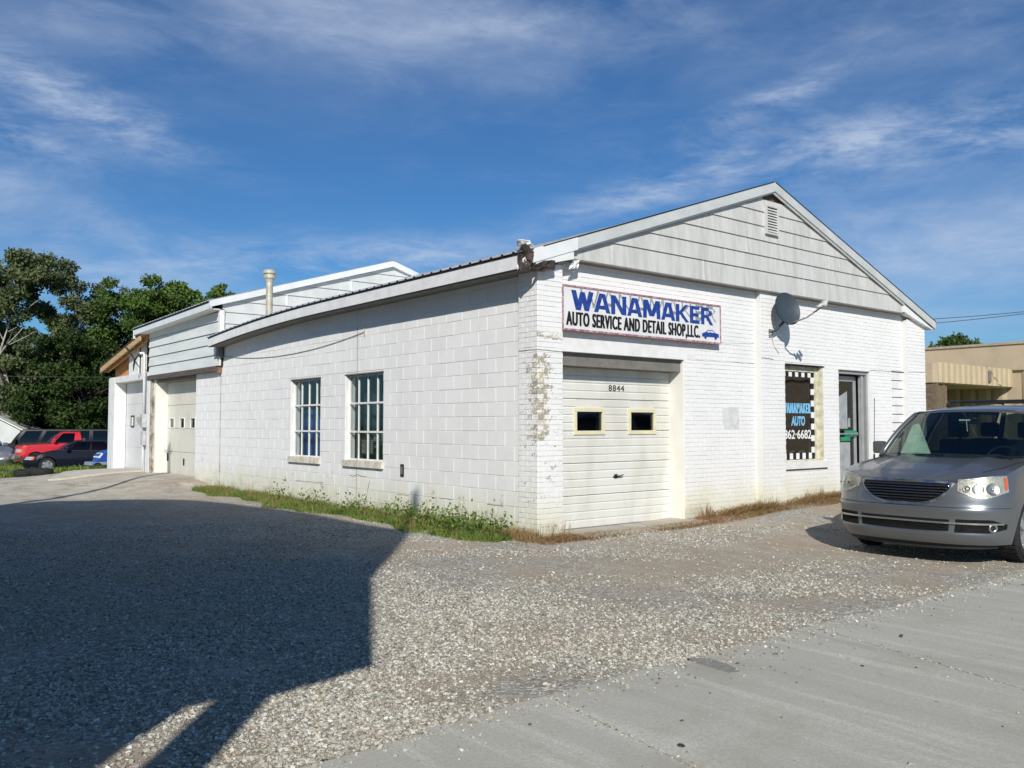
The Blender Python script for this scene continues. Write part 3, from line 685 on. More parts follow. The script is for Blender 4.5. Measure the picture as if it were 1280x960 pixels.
for y0, y1, z0, z1 in SW: steel_window(y0, y1, z0+.11, z1, 0)
# --- shop window
sw = link(bpy.data.objects.new('shop_window', None), shop); sx0, sx1, sz0, sz1 = 5.60, 6.88, .85, 2.53
M_PEEL = mat('peeling_frame_paint', (.66, .64, .52), .7, .25, 9, .6, 40, col2=(.42, .38, .24))
mb = MB(); q = .07
mb.box((sx0, .19, sz1-.10), (sx1, .24, sz1)); mb.box((sx0, .19, sz0), (sx1, .24, sz0+.03)); mb.box((sx0, .19, sz0+.03), (sx0+q, .24, sz1-.1)); mb.box((sx1-.14, .19, sz0+.03), (sx1, .24, sz1-.1))
mb.build('window_frame', M_PEEL, sw, bevel=.003)
mb = MB(); mb.box((sx1-.05, .112, sz0), (sx1-.004, .19, sz1)); mb.build('window_jamb', M_PEEL, sw)
mb = MB(); mb.box((sx0+q, .215, sz0+.03), (sx1-.14, .219, sz1-.1)); mb.build('window_pane', G_SHOP, sw)
mb = MB(); mb.box((sx0-.03, .05, sz0-.12), (sx1+.05, .19, sz0)); mb.build('window_sill', M_WHITE, sw, bevel=.005)
mb = MB(); mb.box((sx0-.02, .092, sz0-.135), (sx1+.06, .12, sz0-.120)); mb.box((sx0-.01, .088, sz1), (sx1+.02, .2, sz1+.018)); mb.build('painted_shade_strip', M_SEAL, sw)  # black strips stand in for shade below the sill and along the head
mb = MB(); mb.box((sx0, .60, sz0-.1), (sx1+.3, .64, sz1+.1)); mb.build('dark_interior_sheet', mat('interior_shade', (.02, .022, .028), .5, .3, 2), sw)  # dark sheet stands in for the unlit interior behind the glass
gx0, gx1, gz0, gz1 = sx0+q, sx1-.14, sz0+.03, sz1-.1; cs = .098
chk = MB(); chb = MB()
nxq = int((gx1-gx0)/cs)
for i in range(nxq+1):
    a, b = gx1-(i+1)*cs, gx1-i*cs; a = max(a, gx0)
    (chk if i % 2 else chb).box((a, .207, gz0+.01), (b, .2135, gz0+.115)); (chk if i % 2 else chb).box((a+.0, .207, gz1-.09), (b-.0, .2135, gz1-.01))
nzq = int((gz1-gz0-.2)/cs)
for i in range(nzq):
    (chb if i % 2 else chk).box((gx1-.10, .206, gz0+.115+i*(gz1-gz0-.205)/nzq), (gx1-.005, .2125, gz0+.115+(i+1)*(gz1-gz0-.205)/nzq))
chk.build('white_checks', M_WLET, sw); chb.build('black_checks', M_BLACK, sw)
text('WANAMAKER', 'window_name', M_LBLUE, sw, .25, (5.755, .2125, 1.70), .0005, .003, width=.86, spacing=1.3, bold=(3, .012))
text('AUTO', 'window_word', M_LBLUE, sw, .22, (6.02, .2125, 1.485), .001, .010, width=.43, shear=.15)
text('862\u00b76682', 'window_phone', M_WLET, sw, .215, (5.80, .2125, 1.25), .001, .004, width=.84)
for k in range(3):
    tk = MB(); x0 = 5.72+k*.28
    tk.tube([(x0, .27, .90), (x0+.06, .27, 1.00), (x0+.17, .27, 1.03), (x0+.28, .27, .93)], .022, 6); tk.build('rolled_paper', mat('striped_roll', (.55, .53, .45), .7, .2, 20), sw)
# --- entry door
edr = link(bpy.data.objects.new('entry_door', None), shop); ex0, ex1, ez0, ez1 = 7.39, 8.50, .20, 2.515
M_ALU2 = mat('anodised_door_frame', (.42, .43, .44), .45, .06, 6, 0, 30, metal=.3)
mb = MB()
mb.box((ex0, .14, ez1-.07), (ex1, .26, ez1)); mb.box((ex0, .14, ez0), (ex0+.05, .26, ez1-.07)); mb.box((ex1-.07, .14, ez0), (ex1, .26, ez1-.07)); mb.box((ex1-.19, .17, ez0), (ex1-.12, .24, ez1-.07))
mb.build('door_frame', M_ALU2, edr, bevel=.004)
mb = MB(); mb.box((ex1-.015, .112, ez0), (ex1-.004, .139, ez1)); mb.box((ex0-.01, .095, ez1), (ex1+.03, .2, ez1+.02)); mb.build('door_trim', M_WHITE, edr)
# the door leaf stands open inwards, seen edge on
mb = MB(); mb.box((ex0+.06, .28, ez0+.02), (ex0+.14, .33, ez1-.1)); mb.box((ex1-.28, .28, ez0+.02), (ex1-.2, .33, ez1-.1)); mb.box((ex0+.14, .28, ez0+.02), (ex1-.28, .33, ez0+.22)); mb.box((ex0+.14, .28, ez1-.2), (ex1-.28, .33, ez1-.1))
mb.build('door_leaf', M_ALU2, edr, bevel=.004)
mb = MB(); mb.box((ex0+.14, .30, ez0+.22), (ex1-.28, .306, ez1-.2)); mb.build('door_pane', G_SHOP, edr)
mb = MB(); mb.tube([(ex0+.1, .24, 1.32), (ex1-.24, .24, 1.32)], .018, 8); mb.box((ex0+.11, .235, 1.29), (ex0+.15, .28, 1.35)); mb.box((ex1-.27, .235, 1.29), (ex1-.23, .28, 1.35)); mb.build('push_bar', M_ALU, edr)
mb = MB(); mb.box((7.84, .25, 1.27), (ex1-.25, .27, 1.385)); mb.box((7.70, .255, 1.19), (8.02, .272, 1.262)); mb.build('green_notice', mat('green_card', (.02, .28, .14), .5), edr)
mb = MB(); mb.prism([(7.66, .44), (8.08, .44), (8.08, 1.16), (7.66, 1.18)], 'Y', .292, .296)
mb.prism([(7.66, 1.42), (8.0, 1.42), (8.0, 2.13), (7.66, 2.0)], 'Y', .292, .296); mb.box((8.02, .292, 1.45), (8.10, .296, 1.62)); mb.build('pale_poster', mat('grey_white_poster', (.36, .39, .40), .6), edr)
mb = MB(); mb.box((ex0, .10, -.1), (ex1, .40, ez0)); mb.build('door_step', M_CONC2, edr)
mb = MB(); mb.box((ex0-.5, 1.4, 0), (ex1+.8, 1.45, 3.0)); mb.build('inner_wall', mat('dim_inner_wall', (.25, .26, .27), .8), shop)
# --- boarded vent patch: horizontal boards
vb = link(bpy.data.objects.new('boarded_opening', None), shop)
for i in range(8):
    z = 1.20+i*(2.545-1.20)/8; mb = MB(); mb.box((9.335, .099-.004*(i % 2), z+.006), (9.93, .14, z+.158)); mb.build('board', M_WHITE, vb, bevel=.003)
mb = MB(); mb.box((9.33, .135, 1.2), (9.94, .16, 2.55)); mb.box((9.931, .097, 1.2), (9.943, .14, 2.55)); mb.box((9.325, .08, 2.546), (9.95, .12, 2.556)); mb.build('board_backing', M_SEAL, vb)

# --- shop sign
sg = empty('shop_sign', 'long white sign over the garage door reading WANAMAKER in blue', 'sign', (0, 0, 0))
gx0_, gx1_, gz0_, gz1_ = .43, 3.80, 2.755, 3.372
mb = MB(); mb.box((gx0_+.02, .0, gz0_+.02), (gx1_-.02, .075, gz1_-.02)); mb.build('sign_face', M_SIGNBG, sg)
mb = MB()
mb.box((gx0_, -.012, gz0_), (gx1_, .08, gz0_+.028)); mb.box((gx0_, -.012, gz1_-.024), (gx1_, .08, gz1_)); mb.box((gx0_, -.012, gz0_+.028), (gx0_+.024, .08, gz1_-.024)); mb.box((gx1_-.018, -.012, gz0_+.028), (gx1_, .08, gz1_-.024))
mb.build('sign_frame', M_MAROON, sg, bevel=.003)
GL = {  # strokes (x0,z0,x1,z1) in a box of the given width and unit height
    'W': (1.30, [(.12, 1, .40, 0), (.40, 0, .65, .95), (.65, .95, .90, 0), (.90, 0, 1.18, 1)]),
    'A': (1.00, [(.12, 0, .44, 1), (.56, 1, .88, 0), (.25, .27, .75, .27)]),
    'N': (.98, [(.13, 0, .13, 1), (.16, 1, .82, 0), (.85, 0, .85, 1)]),
    'M': (1.20, [(.13, 0, .16, 1), (.20, 1, .58, .12), (.62, .12, 1.0, 1), (1.04, 1, 1.07, 0)]),
    'K': (.98, [(.13, 0, .13, 1), (.20, .42, .80, 1), (.32, .55, .84, 0)]),
    'E': (.80, [(.13, 0, .13, 1), (.13, .91, .72, .91), (.13, .5, .66, .5), (.13, .09, .74, .09)]),
    'R': (.96, [(.13, 0, .13, 1), (.13, .91, .60, .91), (.13, .48, .60, .48), (.66, .84, .74, .70), (.74, .72, .66, .54), (.46, .48, .80, 0)])}
def sign_word(word, name, m, x, z, h, width, sw, y, gap=.05):
    tot = sum(GL[c][0] for c in word)+gap*(len(word)-1); k = width/tot; mb = MB(); r = random.Random(5); cx = x; q_ = 0
    for c in word:
        wd, st = GL[c]
        for (x0, z0, x1, z1) in st:
            q_ += 1; yy_ = y-.00025*(q_ % 6); X0, Z0, X1, Z1 = cx+x0*k, z+z0*h, cx+x1*k, z+z1*h
            if abs(z1-z0) > .06:     # upright or slanted stroke: widen along x
                t_ = sw*(1.12 if c in 'WMN' and abs(x1-x0) > .1 else 1.0)
                a = [(X0-t_/2, Z0), (X0+t_/2, Z0), (X1+t_/2, Z1), (X1-t_/2, Z1)]
            else: a = [(X0, Z0-h*.095), (X1, Z0-h*.095), (X1, Z0+h*.095), (X0, Z0+h*.095)]
            a = [(p+r.uniform(-.002, .002), w_+r.uniform(-.002, .002)) for p, w_ in a]
            mb.add([(p, yy_, w_) for p, w_ in a]+[(p, yy_+.002, w_) for p, w_ in a], [(0, 1, 2, 3), (7, 6, 5, 4), (0, 4, 5, 1), (1, 5, 6, 2), (2, 6, 7, 3), (3, 7, 4, 0)])
        cx += (wd+gap)*k
    return mb.build(name, m, sg)
sign_word('WANAMAKER', 'ghost_lettering', M_GHOST, .74, 3.10, .235, 2.98, .030, -.0015)
sign_word('WANAMAKER', 'sign_name', M_BLUE, .60, 3.045, .262, 3.02, .078, -.0045)
text('AUTO SERVICE AND DETAIL SHOP,LLC.', 'sign_subtitle', M_BLACK, sg, .262, (.50, -.005, 2.832), .001, .002, width=2.77, spacing=1.14, bold=(3, .009))
cb = MB(); cb.prism([(3.34, 2.855), (3.345, 2.905), (3.42, 2.925), (3.485, 2.965), (3.60, 2.965), (3.665, 2.925), (3.745, 2.915), (3.75, 2.86)], 'Y', -.006, -.001)
cb.lathe([(.001, -.007), (.028, -.007), (.028, -.001)], (3.42, 0, 2.85), 14, 'Y'); cb.lathe([(.001, -.007), (.028, -.007), (.028, -.001)], (3.67, 0, 2.85), 14, 'Y'); cb.build('sign_car_logo', M_BLUE, sg)
cb = MB(); cb.prism([(3.45, 2.926), (3.49, 2.952), (3.535, 2.952), (3.535, 2.926)], 'Y', -.008, -.0065); cb.prism([(3.548, 2.926), (3.548, 2.952), (3.595, 2.952), (3.64, 2.926)], 'Y', -.008, -.0065); cb.build('logo_window', M_SIGNBG, sg)
# --- satellite dish
dh = empty('satellite_dish', 'dark grey satellite dish on a bent arm beside the gable pier', 'satellite dish', (5.26, -.25, 3.42))
M_DISH = mat('dark_grey_dish', (.045, .062, .078), .45, .06, 4, spec=.4)
nd = Vector((-.22, -.93, .22)).normalized(); q_ = nd.to_track_quat('Z', 'Y')
mb = MB()
def dishp(i, j):
    r = .02+.98*i; t = 2*pi*j; R_ = .285*r
    return q_ @ Vector((R_*cos(t)*.92, R_*sin(t), .07*r*r-.06))
mb.grid(dishp, 8, 32); mb.grid(lambda i, j: Vector(dishp(i, j))-nd*.012, 8, 32); mb.build('dish_reflector', M_DISH, dh, smooth=True)
base = Vector((5.13, .0, 3.02))-Vector((5.26, -.25, 3.42)); lnb = Vector((5.36, -.85, 3.43))-Vector((5.26, -.25, 3.42)); low = q_ @ Vector((0, -.27, 0))
low = Vector((.02, -.02, -.26)); back = -nd*.07
mb = MB(); mb.tube([base, base+Vector((0, -.10, .04)), Vector((.0, .06, -.20)), back+Vector((0, 0, -.02))], .022, 10); mb.build('mast_arm', M_DISH, dh, smooth=True)
mb = MB(); mb.tube([low+Vector((0, .05, 0)), low+(lnb-low)*.5+Vector((0, 0, -.05)), lnb+Vector((0, .03, -.03))], .014, 8); mb.build('feed_arm', mat('dull_grey_arm', (.30, .31, .31), .5), dh, smooth=True)
mb = MB(); mb.tube([lnb+Vector((0, -.06, .0)), lnb+Vector((-.02, .05, .0))], .035, 10); mb.tube([lnb+Vector((-.09, -.01, -.02)), lnb+Vector((-.07, .09, -.04))], .026, 10); mb.tube([lnb+Vector((.07, -.03, .05)), lnb+Vector((.05, .06, .05))], .026, 10); mb.tube([lnb+Vector((-.1, 0, -.02)), lnb+Vector((.08, 0, .04))], .018, 8); mb.build('feed_horn', mat('pale_grey_plastic', (.62, .62, .60), .5), dh, smooth=True)
mb = MB(); mb.box(base+Vector((-.06, -.012, -.07)), base+Vector((.06, 0, .07))); mb.tube([base+Vector((-.03, 0, -.03)), base+Vector((.05, -.09, .07))], .014, 8); mb.build('wall_bracket', M_GAL, dh)
mb = MB(); mb.tube([base+Vector((.02, -.01, -.06)), base+Vector((.10, -.005, -.22)), base+Vector((.20, -.01, -.30)), base+Vector((.36, .06, -.50))], .006, 6); mb.build('coax_cable', mat('pale_cable', (.5, .5, .48), .6), dh)

mb = MB(); mb.box((3.95, .0972, 1.42), (4.38, .0985, 1.78)); mb.build('touched_up_paint', mat('greyer_wall_paint', (.68, .68, .68), .8, .08, 9, .3, 80), shop)
# --- small wall things
mb = MB(); mb.box((.085, 3.40, .66), (.103, 3.50, .86)); o = mb.build('outlet_plate', mat('black_outlet', (.03, .03, .03), .6), None, bevel=.003); tag(o, 'small black outlet box low on the white block wall', 'outlet box')
o = MB().box((.078, 3.43, .70), (.085, 3.47, .82)).build('outlet_cover', M_GREY, None); bpy.data.objects['outlet_cover'].parent = bpy.data.objects['outlet_plate']
mb = MB(); pts = []
for i in range(25):
    t = i/24; pts.append((.085, 4.7+6.9*t, 3.10+(.0)*t-.42*4*t*(1-t)*.5+.02*t))
mb.tube(pts, .006, 6); mb.tube([(.085, 4.7, 3.02), (.085, 4.7, 3.20)], .010, 6); tag(mb.build('sagging_cable', mat('dirty_cable', (.38, .36, .32), .7), None), 'thin cable sagging along the white block wall under the eave', 'cable')
# flue on the roof

M_FLUE = mat('weathered_cream_flue', (.58, .55, .45), .5, .15, 6, .2, 40, metal=.25, col2=(.42, .38, .28))
fl = empty('roof_flue', 'round metal flue pipe with a cap on the left roof slope', 'flue', (.62, 10.0, 3.86))
mb = MB(); mb.lathe([(.075, -.1), (.075, .88)], n=20); mb.build('pipe', M_FLUE, fl, smooth=True)
mb = MB(); mb.lathe([(.14, -.06), (.13, .02), (.08, .06), (.078, .07)], n=20); mb.build('flashing_boot', M_FLUE, fl, smooth=True)
mb = MB(); mb.lathe([(.078, .84), (.10, .90), (.135, .93), (.135, .99), (.12, 1.0), (.12, 1.03), (.15, 1.035), (.15, 1.08), (.11, 1.12), (.0, 1.15)], n=20); mb.build('cap', M_FLUE, fl)

# ------------------------------------------------------------------ rear garage addition
rg = empty('rear_garage', 'taller white garage addition behind the shop with wide pale roll door', 'garage', (0, 11.4, 0))
rgo = Vector((0, 11.4, 0))
class Sub:
    pass
def rbuild(mb, name, m, parent, **k):
    mb.v = [(x-rgo.x, y-rgo.y, z-rgo.z) for x, y, z in mb.v]; return mb.build(name, m, parent, **k)
RP = (4.60, 5.83); REZ0, REZ1 = 4.34, 4.22
def rtop(y): return REZ0+(REZ1-REZ0)*(y-11.4)/6.0
RSL = (RP[1]-REZ0)/(RP[0]+.25)
def rroof(x): return RP[1]-RSL*abs(x-RP[0])
# gable siding facing the street, seen over the main roof
rgb = link(bpy.data.objects.new('gable', None), rg)
rows = [3.55, 3.86, 4.13, 4.40, 4.67, 4.94, 5.21, 5.48, 5.75]
for r in range(len(rows)-1):
    za, zb = rows[r], rows[r+1]-.006
    xl = max(RP[0]-(RP[1]-.12-za)/RSL, .06); xr_ = RP[0]+(RP[1]-.12-za)/RSL
    k = xl; first = True
    while k < xr_-.1:
        e = min(k+(1.3 if first and r % 2 else 2.44), xr_); first = False
        zt = lambda x: max(min(zb, rroof(x)-.12), za+.002)
        poly = [(k, za), (e, za), (e, zt(e))]
        for xm in (RP[0]+(RP[1]-.12-zb)/RSL, RP[0]-(RP[1]-.12-zb)/RSL):
            if k+.01 < xm < e-.01 and zb < RP[1]-.13: poly.append((xm, zb))
        if zb >= RP[1]-.13 and k < RP[0] < e: poly.append((RP[0], RP[1]-.13))
        poly.append((k, zt(k))); n = len(poly); mb = MB()
        vs = [(x, 11.33+.025*(z-za)/(zb-za), z) for x, z in poly]+[(x, 11.38, z) for x, z in poly]
        mb.add(vs, [tuple(range(n)), tuple(range(2*n-1, n-1, -1))]+[(i, (i+1) % n, (i+1) % n+n, i+n) for i in range(n)]); rbuild(mb, 'siding_panel', M_SIDING2, rgb)
        if k > xl+.1 and rroof(k)-.12 > zb:
            mb = MB(); mb.box((k-.025, 11.325, za), (k+.025, 11.345, zb)); rbuild(mb, 'joint_cover', M_WHITE, rgb)
        k = e+.006
mb = MB(); mb.prism([(.05, 3.4), (9.2, 3.4), (9.2, 4.3), (RP[0], RP[1]-.14), (.05, 4.2)], 'Y', 11.38, 11.5); rbuild(mb, 'gable_wall', M_WHITE, rg)
mb = MB(); mb.prism([(-.27, rroof(-.27)+.02), (RP[0], RP[1]+.02), (RP[0], RP[1]-.13), (-.27, rroof(-.27)-.13)], 'Y', 11.24, 11.33); rbuild(mb, 'rake_board', M_WHITE2, rg)
mb = MB(); mb.prism([(RP[0], RP[1]+.02), (9.5, rroof(9.5)+.02), (9.5, rroof(9.5)-.13), (RP[0], RP[1]-.13)], 'Y', 11.24, 11.33); rbuild(mb, 'rake_board', M_WHITE2, rg)
mb = MB(); mb.box((-.02, 11.30, 3.65), (.09, 11.42, 4.18)); rbuild(mb, 'corner_board', M_WHITE, rg)
rroofo = MB(); rroofo.tube([(RP[0], 11.24, RP[1]+.04), (RP[0], 17.45, RP[1]-.08)], .04, 8); rroofo = rbuild(rroofo, 'roof', M_ROOF, rg)
def rsheet(y0, y1, left):
    ribs = 4; pr = []
    for i in range(ribs):
        a = y0+(y1-y0)*i/ribs; d = (y1-y0)/ribs; pr += [(a, 0), (a+d*.70, 0), (a+d*.78, .022), (a+d*.92, .022)]
    pr.append((y1, 0)); vs = []; n = len(pr); xe = -.28 if left else 2*RP[0]+.28; mb = MB()
    for t in (0, 1):
        for y, h in pr:
            ze = rtop(y); x = xe+(RP[0]-xe)*t; z = ze+(RP[1]-.12*(y-11.4)/6-ze)*t; vs.append((x, y, z+h+.015))
    vs2 = [(x, y, z-.006) for x, y, z in vs]; m0 = 2*n
    mb.add(vs+vs2, [(i, i+1, n+i+1, n+i) for i in range(n-1)]+[(m0+n+i, m0+n+i+1, m0+i+1, m0+i) for i in range(n-1)]+[(i, m0+i, m0+i+1, i+1) for i in range(n-1)])
    rbuild(mb, 'roof_sheet', M_ROOF, rroofo)
yy = np.linspace(11.25, 17.45, 8)
for l in (True, False):
    for a, b in zip(yy[:-1], yy[1:]): rsheet(a+.001, b-.001, l)
def reave(y0, y1, x0, x1, a, b, m, name):
    mb = MB(); mb.add([(x0, y0, rtop(y0)+a), (x1, y0, rtop(y0)+a), (x1, y0, rtop(y0)+b), (x0, y0, rtop(y0)+b), (x0, y1, rtop(y1)+a), (x1, y1, rtop(y1)+a), (x1, y1, rtop(y1)+b), (x0, y1, rtop(y1)+b)],
        [(0, 1, 2, 3), (7, 6, 5, 4), (0, 4, 5, 1), (1, 5, 6, 2), (2, 6, 7, 3), (3, 7, 4, 0)]); rbuild(mb, name, m, rg)
reave(11.26, 17.42, -.262, -.08, -.03, .012, M_SEAL, 'closure_strip'); reave(11.25, 17.42, -.255, -.225, -.17, -.03, M_WHITE2, 'eave_fascia'); reave(11.3, 17.42, -.225, .1, -.18, -.16, M_WHITE, 'eave_soffit')
mb = MB(); mb.box((-.26, 17.42, 3.95), (4.0, 17.45, 4.2)); rbuild(mb, 'eave_fascia', M_WHITE, rg)
# siding above the wide door: long boards
M_LAP = mat('mint_white_lap_board', (.68, .71, .695), .6, .06, 1.6, .2, 90, stretch=(1, .4, 2.5))
zb0 = 2.87; rowh = .262
for r in range(5):
    for a, b in (((11.36, 14.2) if r % 2 else (11.36, 15.1)), ((14.206, 16.80) if r % 2 else (15.106, 16.80))):
        z0 = zb0+r*rowh; z1 = min(z0+rowh-.010, 4.13)
        mb = MB(); mb.add([(-.012, a, z0), (-.012, b, z0), (.018, b, z1), (.018, a, z1), (.05, a, z0), (.05, b, z0), (.05, b, z1), (.05, a, z1)], [(0, 3, 2, 1), (4, 5, 6, 7), (0, 1, 5, 4), (1, 2, 6, 5), (2, 3, 7, 6), (3, 0, 4, 7)])
        rbuild(mb, 'lap_board', M_LAP, rg)
mb = MB(); mb.box((.045, 11.36, 2.86), (.15, 16.82, 4.2)); rbuild(mb, 'sheathing', M_SEAL, rg)
mb = MB(); mb.box((-.03, 11.56, 2.735), (.06, 16.85, 2.865)); rbuild(mb, 'rotted_beam', M_BROWN, rg, bevel=.008)
mb = MB(); mb.box((.02, 11.42, 2.70), (.10, 11.56, 3.30)); rbuild(mb, 'exposed_post', mat('rusty_orange_board', (.30, .17, .11), .8, .3, 12), rg)
mb = MB(); mb.box((-.02, 11.30, 3.05), (.07, 11.50, 3.46)); mb.box((.0, 11.40, 2.9), (.06, 11.46, 3.1)); rbuild(mb, 'metal_wrap', M_GREY, rg)
mb = MB(); mb.box((.10, 13.18, 2.66), (.45, 16.35, 2.735)); rbuild(mb, 'lintel', M_GREY, rg)
mb = MB(); mb.box((.06, 16.30, -.1), (.45, 16.52, 2.735)); rbuild(mb, 'door_jamb', MATS['yellowed_jamb_paint'], rg)
mb = MB(); mb.box((.0, 16.52, .0), (.05, 16.62, 2.72)); mb.box((.02, 16.40, .0), (.06, 16.50, 2.5)); rbuild(mb, 'rotted_post', mat('peeling_brown_post', (.50, .46, .38), .8, .2, 4, .5, 30, col2=(.16, .13, .10)), rg)
mb = MB(); mb.box((-.01, 16.62, -.1), (.3, 16.86, 2.735)); rbuild(mb, 'pillar', M_WHITE, rg)
d2 = link(bpy.data.objects.new('garage_door', None), rg)
y0, y1, z0, z1 = 13.2, 16.32, .13, 2.66; ns = 4; hh = (z1-z0)/ns
wins = [(15.56+.0, 15.93+.0), (14.72, 15.10), (13.9, 14.28)]
wins = [(15.70, 16.04), (14.86, 15.20), (14.02, 14.36)]
for i in range(ns):
    mb = MB(); a, b = z0+i*hh+.004, z0+(i+1)*hh-.004
    if i == 2:
        segs = []; k = y0
        for wa, wb in sorted(wins): segs.append((k, wa)); k = wb
        segs.append((k, y1))
        for s0, s1 in segs: mb.box((.38, s0, a), (.42, s1, b))
        for wa, wb in wins: mb.box((.38, wa, a), (.42, wb, a+.02)); mb.box((.38, wa, 1.66), (.42, wb, b))
    else:
        mb.box((.38, y0, a), (.42, y1, b))
    rbuild(mb, 'door_section', M_DOOR2, d2, bevel=.004)
for wa, wb in wins:
    mb = MB(); za, zb = z0+2*hh+.024, 1.66
    mb.box((.365, wa-.03, za-.0), (.385, wa, zb+.03)); mb.box((.365, wb, za), (.385, wb+.03, zb+.03)); mb.box((.365, wa, zb), (.385, wb, zb+.03)); mb.box((.365, wa, za-.03), (.385, wb, za)); rbuild(mb, 'window_frame', M_WHITE, d2)
    mb = MB(); mb.box((.395, wa, za), (.40, wb, zb)); rbuild(mb, 'window_pane', G_SHOP, d2)
mb = MB(); mb.box((.36, 16.14, .50), (.38, 16.22, .72)); rbuild(mb, 'door_latch', M_SEAL, d2); mb = MB(); mb.box((.355, 14.80, .42), (.38, 14.85, .60)); rbuild(mb, 'door_handle', M_SEAL, d2)
mb = MB(); mb.box((.5, 11.6, .02), (9.2, 17.3, .06)); rbuild(mb, 'floor', MATS['dark_floor'], rg)
mb = MB(); mb.box((9.0, 11.5, -.2), (9.2, 17.3, 4.1)); mb.box((.2, 17.2, -.6), (9.2, 17.35, 4.0)); mb.prism([(.1, 4.0), (9.2, 4.0), (RP[0], RP[1]-.2)], 'Y', 17.2, 17.35); rbuild(mb, 'back_wall', M_WHITE, rg)

# ------------------------------------------------------------------ lean-to bay at the far end
lt = empty('lean_to_bay', 'low white lean-to bay with unfinished plywood eave at the far end', 'shed', (0, 17, 0))
rgo = Vector((0, 17, 0))
mb = MB(); mb.box((.0, 20.32, -.3), (.35, 21.0, 2.95)); rbuild(mb, 'pillar', M_WHITE, lt)
mb = MB(); mb.box((.02, 16.9, -.1), (.35, 17.38, 2.80)); rbuild(mb, 'pillar', M_WHITE, lt)
mb = MB(); mb.box((.012, 16.88, 2.80), (.38, 20.98, 2.98)); rbuild(mb, 'lintel', M_WHITE, lt)
for i in range(4):
    mb = MB(); a = .15+i*.66; mb.box((.36, 17.38, a+.002), (.40, 20.32, a+.658)); rbuild(mb, 'door_section', M_DOOR3, lt, bevel=.003)
mb = MB(); q = .035
for b in (((.34, 19.70, 1.42), (.36, 19.74, 1.78)), ((.34, 19.40, 1.42), (.36, 19.44, 1.78)), ((.34, 19.44, 1.74), (.36, 19.70, 1.78)), ((.34, 19.44, 1.42), (.36, 19.70, 1.46))): mb.box(*b)
rbuild(mb, 'notice_frame', M_SEAL, lt)
mb = MB(); mb.box((.352, 19.44, 1.46), (.36, 19.70, 1.74)); rbuild(mb, 'notice_sheet', M_WHITE, lt)
def ltz(y): return 4.03-(y-16.9)*.165
mb = MB(); mb.add([(-.20, 17.0, ltz(17.0)), (-.16, 17.0, ltz(17.0)), (-.16, 17.0, ltz(17.0)-.15), (-.20, 17.0, ltz(17.0)-.15), (-.20, 21.3, ltz(21.3)), (-.16, 21.3, ltz(21.3)), (-.16, 21.3, ltz(21.3)-.15), (-.20, 21.3, ltz(21.3)-.15)],
    [(0, 1, 2, 3), (7, 6, 5, 4), (0, 4, 5, 1), (1, 5, 6, 2), (2, 6, 7, 3), (3, 7, 4, 0)]); rbuild(mb, 'bare_rafter', M_WOOD, lt)
for nm, xa, xb, a, b, m in (('roof_deck', -.18, 8.8, .0, .03, M_PLY), ('roof', -.21, 8.8, .031, .05, M_BROWN), ('rafter', -.02, .04, -.15, .0, M_WOOD)):
    mb = MB(); mb.add([(xa, 17.0, ltz(17)+a), (xb, 17.0, ltz(17)+a), (xb, 17.0, ltz(17)+b), (xa, 17.0, ltz(17)+b), (xa, 21.25, ltz(21.25)+a), (xb, 21.25, ltz(21.25)+a), (xb, 21.25, ltz(21.25)+b), (xa, 21.25, ltz(21.25)+b)],
        [(0, 1, 2, 3), (7, 6, 5, 4), (0, 4, 5, 1), (1, 5, 6, 2), (2, 6, 7, 3), (3, 7, 4, 0)]); rbuild(mb, nm, m, lt)
for k in range(7):
    y = 17.3+k*.68; mb = MB(); mb.box((-.16, y, ltz(y)-.12), (-.0, y+.04, ltz(y)-.012)); rbuild(mb, 'lookout_block', M_WOOD, lt)
mb = MB(); mb.prism([(19.0, 2.98), (20.9, 2.98), (20.9, ltz(20.9)-.02), (19.0, ltz(19.0)-.02)], 'X', .16, .19); rbuild(mb, 'plywood_panel', M_PLY, lt)
mb = MB(); mb.prism([(18.05, 2.98), (19.0, 2.98), (19.0, ltz(19.0)-.02), (18.05, ltz(18.05)-.02)], 'X', .06, .10); rbuild(mb, 'white_panel', M_WHITE, lt)
mb = MB(); mb.prism([(17.5, 2.98), (18.0, 2.98), (18.0, ltz(18.0)-.02), (17.5, ltz(17.5)-.02)], 'X', .12, .15); rbuild(mb, 'white_panel', M_WHITE, lt)
mb = MB(); mb.prism([(17.0, 2.9), (20.9, 2.9), (20.9, ltz(20.9)-.02), (17.0, ltz(17)-.02)], 'X', .5, .55); mb.box((.34, 20.9, -.6), (8.7, 21.0, 3.2)); mb.box((8.6, 17.3, -.6), (8.7, 20.9, 3.3)); rbuild(mb, 'back_wall', M_BROWN, lt)
# electrical service on the pillar
em = empty('electric_meter', 'grey electric meter with tall white conduit between the two far garage bays', 'electric meter', (-.02, 16.95, 0))
rgo = Vector((-.02, 16.95, 0))
mb = MB(); mb.tube([(-.06, 16.98, 1.75), (-.06, 16.98, 3.42), (-.10, 16.98, 3.52), (-.2, 16.98, 3.50)], .038, 10); mb.tube([(-.06, 16.98, .1), (-.06, 16.98, 1.3)], .016, 8); rbuild(mb, 'conduit', M_WHITE, em, smooth=True)
mb = MB(); mb.box((-.13, 16.86, 1.42), (-.01, 17.10, 1.80)); rbuild(mb, 'meter_box', mat('grey_meter_box', (.52, .53, .53), .5), em, bevel=.012)
mb = MB(); mb.lathe([(.085, 0), (.085, -.07), (.07, -.10), (0, -.105)], (0, 0, 0), 18, 'Y'); mb.v = [(-.13+y, 16.98+x, 1.64+z) for x, y, z in mb.v]; rbuild(mb, 'meter_dial', G_LAMP, em, smooth=True)
